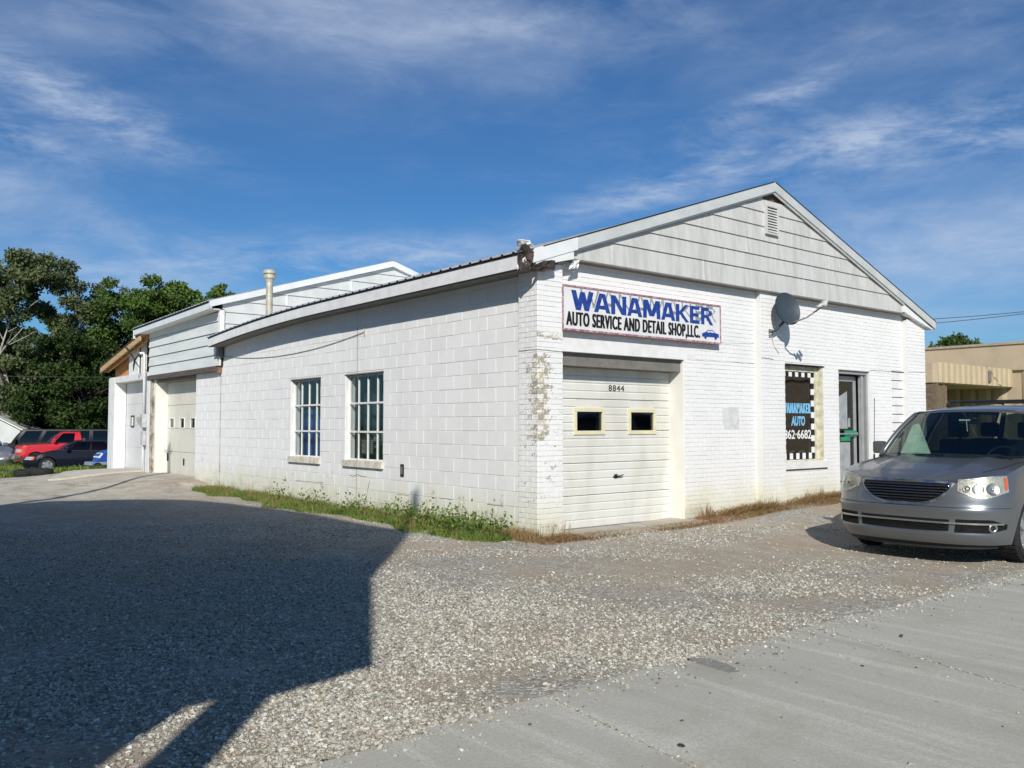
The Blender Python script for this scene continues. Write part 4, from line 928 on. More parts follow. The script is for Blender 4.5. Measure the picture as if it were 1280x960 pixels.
mb = MB(); mb.box((-.11, 16.88, .92), (-.01, 17.07, 1.32)); rbuild(mb, 'breaker_box', MATS['grey_meter_box'], em, bevel=.01)
mb = MB(); mb.box((-.14, 17.10, 1.50), (-.02, 17.28, 1.68)); rbuild(mb, 'junction_box', MATS['grey_meter_box'], em, bevel=.01)
mb = MB()
for k in range(3): mb.tube([(-.2, 16.98, 3.50), (-.3, 17.15+.03*k, 3.32-.05*k), (-.22, 17.5, 3.12-.04*k), (-.1, 17.75, 3.35), (-.3, 17.9+.1*k, 3.75)], .010, 6)
rbuild(mb, 'service_wire', M_SEAL, em)

# ------------------------------------------------------------------ unseen board, added and shaped to throw the large shadow
def back(qx, qy, X0):
    s_ = (qx-X0)/.8; return (qy-s_, .79*s_+g1(qx, qy))
X0 = -9.0
q = [(-4.561, 9.919), (-3.66, 10.49), (-2.707, 10.197), (-1.832, 9.497), (-1.394, 8.679), (-.98, 6.437), (-.90, 4.834), (-.90, 3.136), (-.881, 1.812), (-2.524, -.099), (-3.726, -2.202),
     (-4.576, -3.705), (-4.738, -3.73), (-4.925, -3.789), (-5.106, -3.803), (-5.226, -3.857), (-5.38, -3.80), (-5.522, -3.746), (-5.744, -3.772), (-5.964, -3.981), (-6.158, -4.164), (-6.307, -4.342), (-6.95, -4.95)]
pl = [back(a, b, X0) for a, b in q]
pl += [(-7.45, 1.2), (5.5, 1.2), (5.6, 3.5)]
rs = empty('shadow_board', 'unseen board on a pole, shaped to cast the large shadow on the gravel', 'shadow board', (X0, -8.3, 0))
rgo = Vector((X0, -8.3, 0))
mb = MB(); mb.prism(pl, 'X', X0-.06, X0+.06); rbuild(mb, 'shadow_panel', mat('dull_board_back', (.30, .30, .30), .7), rs)  # outline traced back from the ground shadow; the slab is added to cast it
mb = MB(); mb.tube([(X0, -8.30, -.1), (X0, -8.30, 8.0), (X0, -8.30, 8.05), (X0, -8.30, 9.1), (X0, -8.30, 9.12), (X0, -8.30, 9.42)], .11, 12, rad=[.16, .13, .03, .03, .07, .06]); rbuild(mb, 'board_pole', M_GAL, rs)  # thinned above the board so its shadow fades on the grass
mb = MB(); mb.tube([(X0, 4.9, -.1), (X0, 4.9, 3.2)], .1, 12); mb.tube([(X0, -1.5, -.1), (X0, -1.5, 1.3)], .1, 12); rbuild(mb, 'rear_post', M_GAL, rs)
up_ = empty('utility_pole', 'slim wooden utility pole standing left of the gravel lot', 'utility pole', (-6.05, 8.05, 0))
mb = MB(); mb.tube([(0, 0, -.2), (0, 0, 7.3)], .1, 12, rad=[.11, .07]); mb.build('pole_shaft', M_BROWN, up_)
mb = MB(); mb.tube([(0, -.25, 7.1), (0, .25, 7.1)], .03, 6); mb.build('cross_arm', M_BROWN, up_)
def at(u, v, Dp):
    d = fw*F_PX+rt*(u-640)-up*(v-480); return Vector(CAM)+d*(Dp/F_PX)
def wire(name, p, q, sag, r, label):
    mb = MB(); mb.tube([(p[0]+(q[0]-p[0])*t, p[1]+(q[1]-p[1])*t, p[2]+(q[2]-p[2])*t-4*sag*t*(1-t)) for t in [i/24 for i in range(25)]], r, 6)
    tag(mb.build(name, mat('overhead_wire', (.06, .06, .065), .6), None), label, 'wire')
wire('overhead_wire', at(1100, 402, 34), at(1420, 373, 30), .12, .012, 'upper of the two thin wires crossing the sky beyond the right eave')
wire('overhead_wire', at(1100, 409, 34), at(1420, 372, 30), .12, .012, 'lower of the two thin wires crossing the sky beyond the right eave')
wire('overhead_wire', at(-120, 467, 30), at(190, 471.5, 33), .04, .009, 'pale wire running in front of the trees at the far left')

# ------------------------------------------------------------------ vehicles
M_TYRE = mat('tyre_rubber', (.022, .022, .023), .85, .2, 20, .3, 60)
M_RIM = mat('alloy_rim', (.55, .56, .58), .3, .05, 5, metal=.8)
M_CHROME = mat('chrome_trim', (.60, .58, .55), .34, .03, 5, metal=1.0)
M_TRIM = mat('black_plastic_trim', (.02, .021, .023), .5, .1, 30)
M_INT = mat('dark_interior', (.035, .036, .04), .8, .1, 8)
M_AMBER = mat('amber_lens', (.75, .14, .02), .2, .05, 10, spec=.6, coat=.6)
M_REDL = mat('red_lens', (.4, .01, .01), .2, .05, 10, coat=.6)
M_BOWL = mat('lamp_reflector', (.50, .50, .47), .35, .12, 30, .3, 60, metal=.25)
def car_paint(name, col, metal=.55, rough=.32, coat=.8):
    dk = .03 if max(col) < .05 else .12
    m = bpy.data.materials.new(name); m.use_nodes = True; t = NT(m.node_tree); g = t.n('ShaderNodeNewGeometry'); P = g.outputs['Position']
    dust = t.ramp(t.noise(P, 3, 5, .7), .5, .8, 0, dk); c = t.mix(dust, col, (.30, .27, .22))
    b = t.n('ShaderNodeBsdfPrincipled', Base_Color=c, Metallic=metal, Roughness=rough); b.inputs['Specular IOR Level'].default_value = .2 if dk < .1 else .5; b.inputs['Coat Weight'].default_value = coat; b.inputs['Coat Roughness'].default_value = .07
    bn = t.n('ShaderNodeBump', Strength=.04, Distance=.001, Height=t.noise(P, 900, 1)); t.set(b.inputs['Normal'], bn)
    t.n('ShaderNodeOutputMaterial', Surface=b); MATS[name] = m; return m
_mat = mat
def mat(name, *a, **k):
    if 'paint' in name and 'coat' in k and name not in MATS: return car_paint(name, a[0], k.get('metal', 0.0), a[1] if len(a) > 1 else .3, k['coat'])
    return _mat(name, *a, **k)
def wheel(parent, x, y, R, wd, side, rimR, spokes=5):
    wp = link(bpy.data.objects.new('wheel', None), parent); wp.location = (x, y, R)
    k = side
    t = MB(); t.lathe([(rimR, -wd*.42), (rimR+.02, -wd*.48), (R-.03, -wd*.5), (R-.004, -wd*.36), (R, -wd*.2), (R, wd*.2), (R-.004, wd*.36), (R-.03, wd*.5), (rimR+.02, wd*.48), (rimR, wd*.42)], (0, 0, 0), 36, 'Y')
    for j in range(36):      # tread blocks
        a = 2*pi*j/36
        t.add([((R+dr)*cos(a+da), yy_, (R+dr)*sin(a+da)) for yy_ in (-wd*.36, wd*.36) for dr, da in ((-.004, -.05), (.006, -.05), (.006, .05), (-.004, .05))], [(0, 1, 2, 3), (7, 6, 5, 4), (1, 5, 6, 2), (0, 4, 5, 1), (3, 2, 6, 7)])
    t.build('tyre', M_TYRE, wp)
    r = MB(); yo = k*wd*.40; yi = k*wd*.10
    r.lathe([(rimR+.012, yo), (rimR-.015, yo), (rimR-.03, yi), (.05, yi*.5), (.0, yi*.5)], (0, 0, 0), 30, 'Y')
    for j in range(spokes):
        a = 2*pi*j/spokes
        for (r0, r1, w0, w1) in ((.03, rimR-.01, .035, .05),):
            p = []
            for rr, ww in ((r0, w0), (r1, w1)):
                for s_ in (-1, 1):
                    p.append((rr*cos(a)-s_*ww*sin(a), rr*sin(a)+s_*ww*cos(a)))
            r.add([(p[0][0], yo*.95, p[0][1]), (p[1][0], yo*.95, p[1][1]), (p[3][0], yo*.9, p[3][1]), (p[2][0], yo*.9, p[2][1])]+[(p[0][0], yi, p[0][1]), (p[1][0], yi, p[1][1]), (p[3][0], yi, p[3][1]), (p[2][0], yi, p[2][1])],
                  [(0, 1, 2, 3), (0, 4, 5, 1), (2, 6, 7, 3), (0, 3, 7, 4), (1, 5, 6, 2)])
    r.lathe([(.055, yo*.9), (.05, yo), (.0, yo)], (0, 0, 0), 16, 'Y'); r.build('rim', M_RIM, wp)
class Car:
    """local axes: x from the nose back, y across (left hand side is -y), z up"""
    def __init__(s, name, label, loc, rz, sp, paint, group=None):
        s.root = empty(name, label, sp.get('cat', 'car'), loc, rz, group); s.sp = sp; s.paint = paint
        s.L, s.Wd = sp['L'], sp['W']/2; s.a, s.n = sp.get('a', .95), sp.get('n', 2.5); s.ar = sp.get('ar', .35)
    def wf(s, z): return float(np.interp(z, *s.sp.get('wprof', ([.15, .35, .6, .8, 1.15], [.93, .985, 1.0, .99, .93]))))
    def fx(s, z): return float(np.interp(z, *s.sp.get('fprof', ([.15, .3, .5, .7, .9, 1.0], [.10, .03, 0, .03, .10, .16]))))
    def top(s, x):
        X, Z = s.sp['top']; return float(np.interp(x, X, Z))
    def out(s, t):      # outline parameter t: 0 front centre .. 1 front corner done .. 2 rear start .. 3 rear centre
        W_ = s.Wd
        if t <= 1:
            yy_ = sin(t*pi/2)**.9 if t < 1 else 1.0; yy_ = min(yy_, 1); return s.a*(1-(1-yy_**s.n)**(1/s.n)), yy_*W_, 0
        if t <= 2: return s.a+(s.L-s.ar-s.a)*(t-1), W_, 1
        yy_ = cos((t-2)*pi/2)**.9 if t < 3 else 0.0; return s.L-s.ar*(1-(1-yy_**4.0)**(1/4.0)), yy_*W_, 2
    def pt(s, x, y, z):
        w1 = max(0, 1-x/s.a)**.7; w2 = max(0, (x-(s.L-s.ar))/s.ar)
        return (x+s.fx(z)*w1-s.sp.get('rtuck', .06)*abs(z-.6)*w2, y*s.wf(z), z)
    def front(s, yf, z, off=0.0):
        """point on the front skin at fraction yf of the half width; off pushes it outwards"""
        def P(yf, z):
            ay = min(abs(yf), 1); x = s.a*(1-(1-ay**s.n)**(1/s.n)); p = s.pt(x, ay*s.Wd, z); return Vector((p[0], p[1]*(1 if yf >= 0 else -1), p[2]))
        p = P(yf, z)
        if off:
            e = .004; e2 = e if abs(yf)+e < 1 else -e
            du = P(yf+(e2 if yf >= 0 else -e2), z)-p; dv = P(yf, z+e)-p
            if (yf >= 0) == (e2 > 0): pass
            n_ = du.cross(dv)
            if n_.length > 1e-12:
                n_.normalize()
                if n_.x > .0 and abs(yf) < .9: n_ = -n_
                if abs(yf) >= .9 and n_.y*yf < 0: n_ = -n_
                p = p+n_*off
        return p
    def shell(s, mname='body'):
        sp = s.sp; ts = list(np.linspace(0, 1, 27)); nsd = int((s.L-s.ar-s.a)/.07)+2
        ts += list(1+np.arange(1, nsd+1)/nsd); ts += list(2+np.arange(1, 12)/11)
        NZ = s.sp.get('nz', 14); zb0 = sp.get('zb', .2); Ra = sp['wr']+.055; cols = []
        for t in ts:
            x, y, part = s.out(t); zt = s.top(x); zb = zb0
            if y > s.Wd*.55:
                for xw in sp['wx']:
                    if abs(x-xw) < Ra: zb = max(zb, sp['wr']+sqrt(Ra*Ra-(x-xw)**2))
            zs = []
            for k in range(NZ+1):
                f = k/NZ; zs.append(zb+(zt-zb)*f)
            cols.append([s.pt(x, y, z) for z in zs])
        mb = MB(); nC = len(cols)
        for sgn in (1, -1):
            k0 = len(mb.v)
            for c in cols:
                for p in c: mb.v.append((p[0], p[1]*sgn, p[2]))
            for i in range(nC-1):
                for k in range(NZ): mb.f.append((k0+i*(NZ+1)+k, k0+(i+1)*(NZ+1)+k, k0+(i+1)*(NZ+1)+k+1, k0+i*(NZ+1)+k+1))
        mb.build(mname, s.paint, s.root, smooth=True)
        # lid: hood and boot
        def lid(x0, x1, name, crown, nsub=14):
            cc = [c[-1] for c, t in zip(cols, ts) if x0-1e-6 <= c[-1][0] <= x1+.04 and t <= 3]
            if len(cc) < 2: return
            mb = MB()
            def P(i, j):
                q = cc[min(int(round(i*(len(cc)-1))), len(cc)-1)]; u = j*2-1
                fxw = sstep(q[0], x0-.02, x0+.35)
                # raised shoulders with a slight power bulge
                h = crown*(1-u*u)*fxw+sp.get('bulge', 0)*math.exp(-((abs(u)-.52)/.09)**2)*fxw
                return (q[0], q[1]*u, q[2]+h)
            mb.grid(P, len(cc)-1, nsub); mb.build(name, s.paint, s.root, smooth=True)
        for (x0, x1, name, crown) in sp['lids']: lid(x0, x1, name, crown, 26)
        s.cols = cols
        # dark floor pan and wheel wells
        mb = MB(); mb.box((.35, -s.Wd*.86, zb0+.02), (s.L-.2, s.Wd*.86, zb0+.08))
        mb.box((.5, -s.Wd*.55, zb0+.08), (sp.get('cowl', 1.2), s.Wd*.55, .62)); mb.build('floor_pan', M_INT, s.root)
        for xw in sp['wx']:
            for sg_ in (1, -1):
                w_ = MB()
                for i in range(12):
                    a0, a1 = pi*i/12, pi*(i+1)/12; r_ = Ra-.005
                    y0_, y1_ = sg_*(s.Wd*.97*s.wf(.6)-.02), sg_*(s.Wd*.62)
                    w_.add([(xw+r_*cos(a0), y0_, sp['wr']+r_*sin(a0)), (xw+r_*cos(a1), y0_, sp['wr']+r_*sin(a1)), (xw+r_*cos(a1), y1_, sp['wr']+r_*sin(a1)), (xw+r_*cos(a0), y1_, sp['wr']+r_*sin(a0))], [(0, 1, 2, 3)])
                n0 = len(w_.v); w_.add([(xw+r_*cos(pi*i/12), y1_, sp['wr']+r_*sin(pi*i/12)) for i in range(13)]+[(xw-r_, y1_, zb0), (xw+r_, y1_, zb0)], [tuple(range(13))+(13, 14)])
                w_.build('wheel_well', M_TRIM, s.root)
                wheel(s.root, xw, sg_*(s.Wd-sp.get('ww', .2)/2-.035), sp['wr'], sp.get('ww', .2), sg_, sp['wr']*sp.get('rim', .66), sp.get('spokes', 5))
    def patch(s, name, m, y0, y1, zt, zb, off, ny=16, nz=5, thick=.02, parent=None):
        mb = MB()
        mb.grid(lambda i, j: s.front(y0+(y1-y0)*i, zb(y0+(y1-y0)*i)+(zt(y0+(y1-y0)*i)-zb(y0+(y1-y0)*i))*j, off), ny, nz)
        # return edge to the skin so the piece has thickness
        k0 = len(mb.v)
        idx_ = [i*(nz+1) for i in range(ny+1)]+[ny*(nz+1)+j for j in range(1, nz+1)]+[i*(nz+1)+nz for i in range(ny-1, -1, -1)]+[j for j in range(nz-1, 0, -1)]
        for q_i in idx_: v = Vector(mb.v[q_i]); mb.v.append((v.x+thick*.9, v.y*(1-.004), v.z))
        nI = len(idx_)
        for i in range(nI): mb.f.append((idx_[i], idx_[(i+1) % nI], k0+(i+1) % nI, k0+i))
        return mb.build(name, m, parent or s.root, smooth=False)
    def cabin(s):
        sp = s.sp; bz = sp['beltz']; rz_ = sp['roofz']; bw_ = sp['beltw']; rw = sp['roofw']
        xb, cb_, xt, ct = sp['ws']      # windshield base centre x, how far its sides sweep back, top centre x, sweep
        xr0, xr1 = sp['rw']             # rear glass base x, top x
        def Bf(u): return Vector((xb+cb_*abs(u)**2.2, u*bw_, s.top(xb)+.01-(s.top(xb)+.01-bz(xb))*abs(u)**3))
        def Tf(u): return Vector((xt+ct*abs(u)**2.2, u*rw, rz_(xt)-.055*abs(u)**3))
        def Wp(u, v):
            p = Bf(u).lerp(Tf(u), v); p.x -= .035*sin(pi*v); p.z += .03*sin(pi*v); return p
        ue = .93
        def solid(fn, name, m, n, k, th=.012, nrm=None):
            mb = MB(); mb.grid(fn, n, k); o = mb.build(name, m, s.root, smooth=True); return o
        solid(lambda i, j: Wp((i*2-1)*ue, .03+.93*j), 'windshield', sp.get('wglass', G_CAR), 16, 8)
        for sg_ in (1, -1):
            mb = MB(); pts = [Wp(sg_*.965, j/8) for j in range(9)]; mb.tube(pts, .03, 8, rad=[.033]*9); mb.build('a_pillar', s.paint, s.root, smooth=True)
        solid(lambda i, j: Wp((i*2-1)*.96, .955+.06*j), 'header_rail', s.paint, 14, 1)
        solid(lambda i, j: Wp((i*2-1)*.95, -.02+.055*j)+Vector((-.005, 0, .003)), 'cowl', M_TRIM, 14, 1)
        # roof
        x0, x1 = xt, xr1
        def Rf(i, j):
            u = j*2-1; xs = (x0+ct*abs(u)**2.2)*(1-i)+(x1-sp.get('rct', .05)*abs(u)**2)*i; 
            return Vector((xs, u*rw, rz_(xs)-.055*abs(u)**3+.0*(1-u*u)))
        solid(Rf, 'roof', s.paint, 16, 14)
        # sides
        xa_b, xa_t = xb+cb_, xt+ct; xc_b, xc_t = xr0, xr1-.05
        for sg_ in (1, -1):
            def Sd(p, v, o=0.0):
                b = Vector((xa_b+(xc_b-xa_b)*p, sg_*bw_, bz(xa_b+(xc_b-xa_b)*p)))
                xx = xa_t+(xc_t-xa_t)*p; t_ = Vector((xx, sg_*rw, rz_(xx)-.055)); q_ = b.lerp(t_, v); q_.y += sg_*(.03*sin(pi*v)+o); return q_
            segs = sp['side']
            prev = 0.0
            for (p0, p1) in segs:
                solid(lambda i, j: Sd(p0+(p1-p0)*i, .03+.90*j), 'side_window', sp.get('sglass', G_CARD), 6, 5)
                if p0-prev > .001: solid(lambda i, j: Sd(prev+(p0-prev)*i, j, .004), 'door_pillar', sp.get('pillar', s.paint), 2, 5)
                prev = p1
            solid(lambda i, j: Sd(prev+(1-prev)*i, j, .004), 'rear_pillar', s.paint, 3, 5)
            solid(lambda i, j: Sd(i, .925+.09*j, .003), 'roof_rail_panel', s.paint, 20, 2)
            solid(lambda i, j: Sd(i, -.05+.08*j, .006), 'window_sill_trim', sp.get('belt', M_TRIM), 20, 1)
            sh_ = MB(); sh_.grid(lambda i, j: Sd(i, 0).lerp(Vector((xa_b+(xc_b-xa_b)*i, sg_*s.Wd*s.wf(s.top(xa_b)), s.top(xa_b+(xc_b-xa_b)*i))), j), 20, 2); sh_.build('shoulder', s.paint, s.root, smooth=True)
        def Rg(i, j):
            u = (j*2-1); b = Vector((xr0+.12-.12*u*u, u*bw_, bz(xr0))); t_ = Vector((xr1, u*rw, rz_(xr1)-.055*abs(u)**3)); return b.lerp(t_, i)
        solid(lambda i, j: Rg(.04+.9*i, .05+.9*j), 'rear_window', G_CARD, 4, 8)
        for sg_ in (0, 1): solid(lambda i, j: Rg(i, sg_*.95+.05*j), 'rear_pillar', s.paint, 4, 1)
        # inside
        if sp.get('interior', True):
            zf = sp.get('zb', .2)+.1; mb = MB(); mb.box((xb+.25, -bw_*.93, zf), (xb+.62, bw_*.93, bz(xb)-.10)); mb.box((xb+.02, -bw_*.9, bz(xb)-.14), (xb+.55, bw_*.9, bz(xb)-.05)); mb.build('dashboard', M_INT, s.root, bevel=.03)
            for sg_ in (1, -1):
                for xs in sp.get('seats', [xb+1.1]):
                    st = MB(); st.box((xs, sg_*.42-.24, zf+.15), (xs+.5, sg_*.42+.24, zf+.42)); st.box((xs+.42, sg_*.42-.23, zf+.42), (xs+.58, sg_*.42+.23, zf+.98)); st.box((xs+.46, sg_*.42-.12, zf+1.0), (xs+.56, sg_*.42+.12, zf+1.20)); st.build('seat', mat('grey_seat_fabric', (.07, .07, .075), .9, .1, 20), s.root, bevel=.04)
            stw = MB(); k = 20; stw.tube([(xb+.72+.06*sin(2*pi*i/k), -.42+.19*cos(2*pi*i/k), bz(xb)-.05+.17*sin(2*pi*i/k)) for i in range(k+1)], .014, 6, cap=False); stw.tube([(xb+.6, -.42, bz(xb)-.1), (xb+.72, -.42, bz(xb)-.05)], .03, 6); stw.build('steering_wheel', M_TRIM, s.root)
        return Wp, Sd
    def mirrors(s, x, z, w_=.22, h_=.16):
        for sg_ in (1, -1):
            y = sg_*(s.sp['beltw']+.02); mb = MB()
            mb.box((x-.05, min(y-sg_*.0, y+sg_*(.0+w_)), z-h_*.3), (x+.06, max(y-sg_*.0, y+sg_*(.0+w_)), z+h_*.7)); mb.tube([(x, y-sg_*.02, z-.04), (x, y+sg_*.12, z)], .03, 8)
            mb.build('mirror', s.paint, s.root, bevel=.03)

# --- silver minivan
VZ = g1(3.2, -3.9)
P_SILVER = mat('silver_grey_paint', (.165, .175, .185), .33, .02, 3, metal=.6, spec=.5, coat=.5)
van_sp = dict(nz=28, cat='minivan', L=5.14, W=1.95, a=.80, n=2.85, ar=.30, wr=.335, wx=[.97, 4.05], ww=.22, zb=.215, cowl=1.25,
    top=([0, .12, .3, .6, .95, 1.3, 1.6, 5.2], [.845, .875, .925, .985, 1.035, 1.075, 1.085, 1.10]),
    fprof=([.2, .25, .33, .36, .50, .585, .62, .72, .84, .90], [.07, .03, .0, .02, .02, .0, .03, .05, .09, .12]),
    wprof=([.15, .3, .5, .7, .9, 1.1], [.93, .97, 1.0, 1.0, .965, .91]), lids=[(-.1, 1.40, 'hood', .055)], bulge=.022,
    beltz=lambda x: 1.10, roofz=lambda x: float(np.interp(x, [1.7, 2.0, 2.6, 3.5, 4.6, 5.0], [1.655, 1.70, 1.735, 1.745, 1.72, 1.69])), beltw=.93, roofw=.72,
    ws=(.96, .42, 1.76, .14), rw=(5.0, 4.72), side=[(.0, .02), (.05, .30), (.34, .62), (.66, .97)], seats=[2.0, 3.0], spokes=5, rim=.67)
van = Car('silver_minivan', 'silver grey minivan parked facing left in front of the shop door', (2.05, -3.74, VZ+.008), radians(1.0), van_sp, P_SILVER)
van.shell(); Wp, Sd = van.cabin(); van.mirrors(1.56, 1.16, .15, .16)
M_GRSHADE = mat('grille_shade_black', (.004, .004, .005), .9, .05)  # near-black colour stands in for the shaded depth of the grille openings
V = van; c_ = lambda v: (lambda y: v)
G_LENS = G_LAMP
# grille
gt = lambda y: .852-.004*abs(y); gbm = lambda y: .635+.17*(abs(y)/.50)**3.2
V.patch('grille_surround', M_CHROME, -.545, .545, lambda y: gt(y)+.028-.02*(abs(y)/.545)**6, lambda y: min(gbm(min(abs(y), .50))-.028+.10*max(abs(y)-.50, 0)/.045, .86), .006, 34, 3, .02)
V.patch('grille', M_GRSHADE, -.495, .495, lambda y: gt(y), lambda y: gbm(y)+.0, .011, 30, 3, .01)
for i in range(6):
    z = .672+i*.029; yl = .495*min(1, ((z-.635)/.17))**(1/3.2) if z < .80 else .49; yl = min(yl, .49)
    V.patch('grille_slat', mat('grille_dark_chrome', (.16, .165, .18), .25, .03, 5, metal=.9), -yl, yl, c_(z+.0075), c_(z-.001), .030, 26, 1, .022)
V.patch('winged_badge', M_CHROME, -.11, .11, lambda y: .877+.0*y, lambda y: .866+.02*(y/.11)**2*.3, .022, 10, 1, .01)
# head lights
for sg_ in (1, -1):
    a, b = (.575, .962) if sg_ > 0 else (-.962, -.575)
    ht = lambda y: .885+.055*(abs(y)-.575)/.387
    hb = lambda y: .735-.035*sin(pi*min(max((abs(y)-.66)/.24, 0), 1))+.05*max((abs(y)-.9)/.085, 0)+.03*max((.66-abs(y))/.06, 0)
    hl = link(bpy.data.objects.new('headlight', None), V.root)
    V.patch('lamp_bowl', M_BOWL, a, b, ht, hb, .004, 20, 6, .02, hl)
    V.patch('lamp_rim', M_CHROME, a, b, lambda y: ht(y)+.008, lambda y: ht(y)-.001, .008, 20, 1, .01, hl)
    for yc, r_ in ((.865, .066), (.755, .056), (.655, .036)):
        mb = MB(); cen = V.front(sg_*yc, .80, .008); n_ = (V.front(sg_*yc, .80, .02)-cen).normalized(); q2 = n_.to_track_quat('Z', 'Y')
        mb.grid(lambda i, j: cen+q2 @ Vector((r_*i*cos(2*pi*j), r_*i*sin(2*pi*j), -.006+.012*i*i)), 5, 20)
        mb.grid(lambda i, j: cen+q2 @ Vector((.02*i*cos(2*pi*j), .02*i*sin(2*pi*j), .012*(1-i*i))), 3, 12); mb.build('bulb_reflector', M_CHROME, hl, smooth=True)
    aa, bb = (.942, .958) if sg_ > 0 else (-.958, -.942)
    V.patch('turn_lens', M_AMBER, aa, bb, lambda y: ht(y)-.015, lambda y: hb(y)+.03, .010, 8, 3, .01, hl)
    V.patch('turn_lens', M_AMBER, *( (.59, .605) if sg_ > 0 else (-.605, -.59)), c_(.80), c_(.785), .009, 4, 2, .006, hl)
    V.patch('lens', G_LENS, a, b, ht, hb, .018, 20, 6, .012, hl)
    # fog lamp bay
    V.patch('lower_grille', M_GRSHADE, *((.56, .955) if sg_ > 0 else (-.955, -.56)), lambda y: .485-.05*max((abs(y)-.86)/.095, 0), lambda y: .345+.0*y+.04*max((abs(y)-.86)/.095, 0), .004, 14, 3, .01)
    cen = V.front(sg_*.87, .40, .012); n_ = (V.front(sg_*.87, .40, .03)-cen).normalized(); q2 = n_.to_track_quat('Z', 'Y')
    mb = MB(); mb.grid(lambda i, j: cen+q2 @ Vector(((.028+.02*i)*cos(2*pi*j), (.028+.02*i)*sin(2*pi*j), .006*sin(pi*i))), 3, 20); mb.build('fog_lamp_rim', M_CHROME, V.root, smooth=True)
    mb = MB(); mb.grid(lambda i, j: cen+q2 @ Vector((.03*i*cos(2*pi*j), .03*i*sin(2*pi*j), .008*(1-i*i))), 3, 16); mb.build('fog_lamp', G_LAMP, V.root, smooth=True)
V.patch('lower_grille', M_GRSHADE, -.50, .50, c_(.478), lambda y: .345+.01*(y/.5)**2, .004, 26, 3, .01)
for i in range(3): V.patch('lower_slat', M_GRSHADE, -.47, .47, c_(.372+i*.022+.006), c_(.372+i*.022), .012, 20, 1, .008)
V.patch('bumper_brightwork', M_CHROME, -.93, .93, c_(.452), c_(.434), .020, 44, 1, .018)
V.patch('chin_spoiler', M_TRIM, -.93, .93, c_(.228), lambda y: .15+.02*abs(y), -.03, 40, 2, .04)
V.patch('fascia_seam', M_SEAL, -.97, .97, c_(.606), c_(.602), .004, 60, 1, .003)
V.patch('hood_seam', M_SEAL, -.59, .59, lambda y: .8815, lambda y: .878, .0065, 30, 1, .004)
# hood shut lines and door lines
def side_line(car, pts, name='panel_gap', r=.004):
    for sg_ in (1, -1):
        mb = MB(); mb.tube([(x, sg_*(car.Wd*car.wf(z)+.001), z) for x, z in pts], r, 4); mb.build(name, M_SEAL, car.root)
for sg_ in (1, -1):
    mb = MB(); pts = []
    for x in np.linspace(.42, 1.32, 14):
        yv = np.interp(x, [.42, .7, 1.5], [.70, .80, .86]); zt = V.top(x)+.055*(1-(yv/.93)**2)*sstep(x, .02, .35)+.003; pts.append((x, sg_*yv, zt))
    mb.tube(pts, .004, 4); mb.build('panel_gap', M_SEAL, V.root)
    mb = MB(); mb.tube([(1.22, sg_*.52, 1.115), (1.12, sg_*.02 if sg_ > 0 else -.85, 1.125)], .009, 6); mb.build('wiper', M_TRIM, V.root)
side_line(V, [(1.55, .25), (1.52, .6), (1.55, 1.08)]); side_line(V, [(2.75, .25), (2.75, 1.08)]); side_line(V, [(3.75, .7), (3.8, 1.08)])
for xx in (1.95, 3.1):
    for sg_ in (1, -1): mb = MB(); mb.box((xx+.45, sg_*(V.Wd)-.01, .90), (xx+.62, sg_*(V.Wd)+.025, .925)); mb.build('door_handle', M_CHROME, V.root, bevel=.006)
for sg_ in (1, -1):
    mb = MB(); mb.tube([(2.55, sg_*.58, 1.73), (2.62, sg_*.58, 1.80), (4.4, sg_*.58, 1.80), (4.5, sg_*.58, 1.73)], .016, 8); mb.tube([(3.3, sg_*.58, 1.74), (3.34, sg_*.58, 1.80)], .014, 8); mb.build('roof_rack_rail', M_TRIM, V.root)
    mb = MB(); mb.box((5.02, sg_*.80-.08, .75), (5.12, sg_*.80+.08, 1.15)); mb.build('tail_light', M_REDL, V.root, bevel=.02)
for xx in (2.95, 4.1): mb = MB(); mb.tube([(xx, -.58, 1.80), (xx, .58, 1.80)], .014, 8); mb.build('roof_rack_bar', M_TRIM, V.root)
mb = MB(); mb.tube([(1.13, .88, 1.08), (1.18, .885, 1.82)], .004, 6); mb.tube([(1.13, .88, 1.05), (1.135, .88, 1.11)], .012, 8); mb.build('radio_antenna', M_TRIM, V.root)
mb = MB(); mb.box((1.80, -.12, 1.49), (1.84, .12, 1.555)); mb.tube([(1.80, 0, 1.55), (1.78, 0, 1.60)], .012, 6); mb.build('rear_view_mirror', M_TRIM, V.root, bevel=.01)
mb = MB(); mb.box((1.785, -.02, 1.53), (1.792, .11, 1.55)); mb.tube([(1.78, .02, 1.54), (1.775, .01, 1.40)], .004, 6); mb.build('mirror_pendant', M_WHITE, V.root)
mb = MB(); mb.add([(1.50, .34, 1.12), (1.50, .72, 1.12), (1.72, .66, 1.48), (1.72, .58, 1.50), (1.506, .34, 1.12), (1.506, .72, 1.12), (1.726, .66, 1.48), (1.726, .58, 1.50)], [(0, 1, 2, 3), (7, 6, 5, 4), (0, 4, 5, 1), (1, 5, 6, 2), (2, 6, 7, 3), (3, 7, 4, 0)]); mb.build('pale_green_paper', mat('pale_green_card', (.62, .74, .66), .7), V.root)
mb = MB(); mb.box((1.50, .0, 1.06), (1.56, .18, 1.10)); mb.build('dash_clutter', mat('grey_dash_item', (.3, .32, .34), .5), V.root)

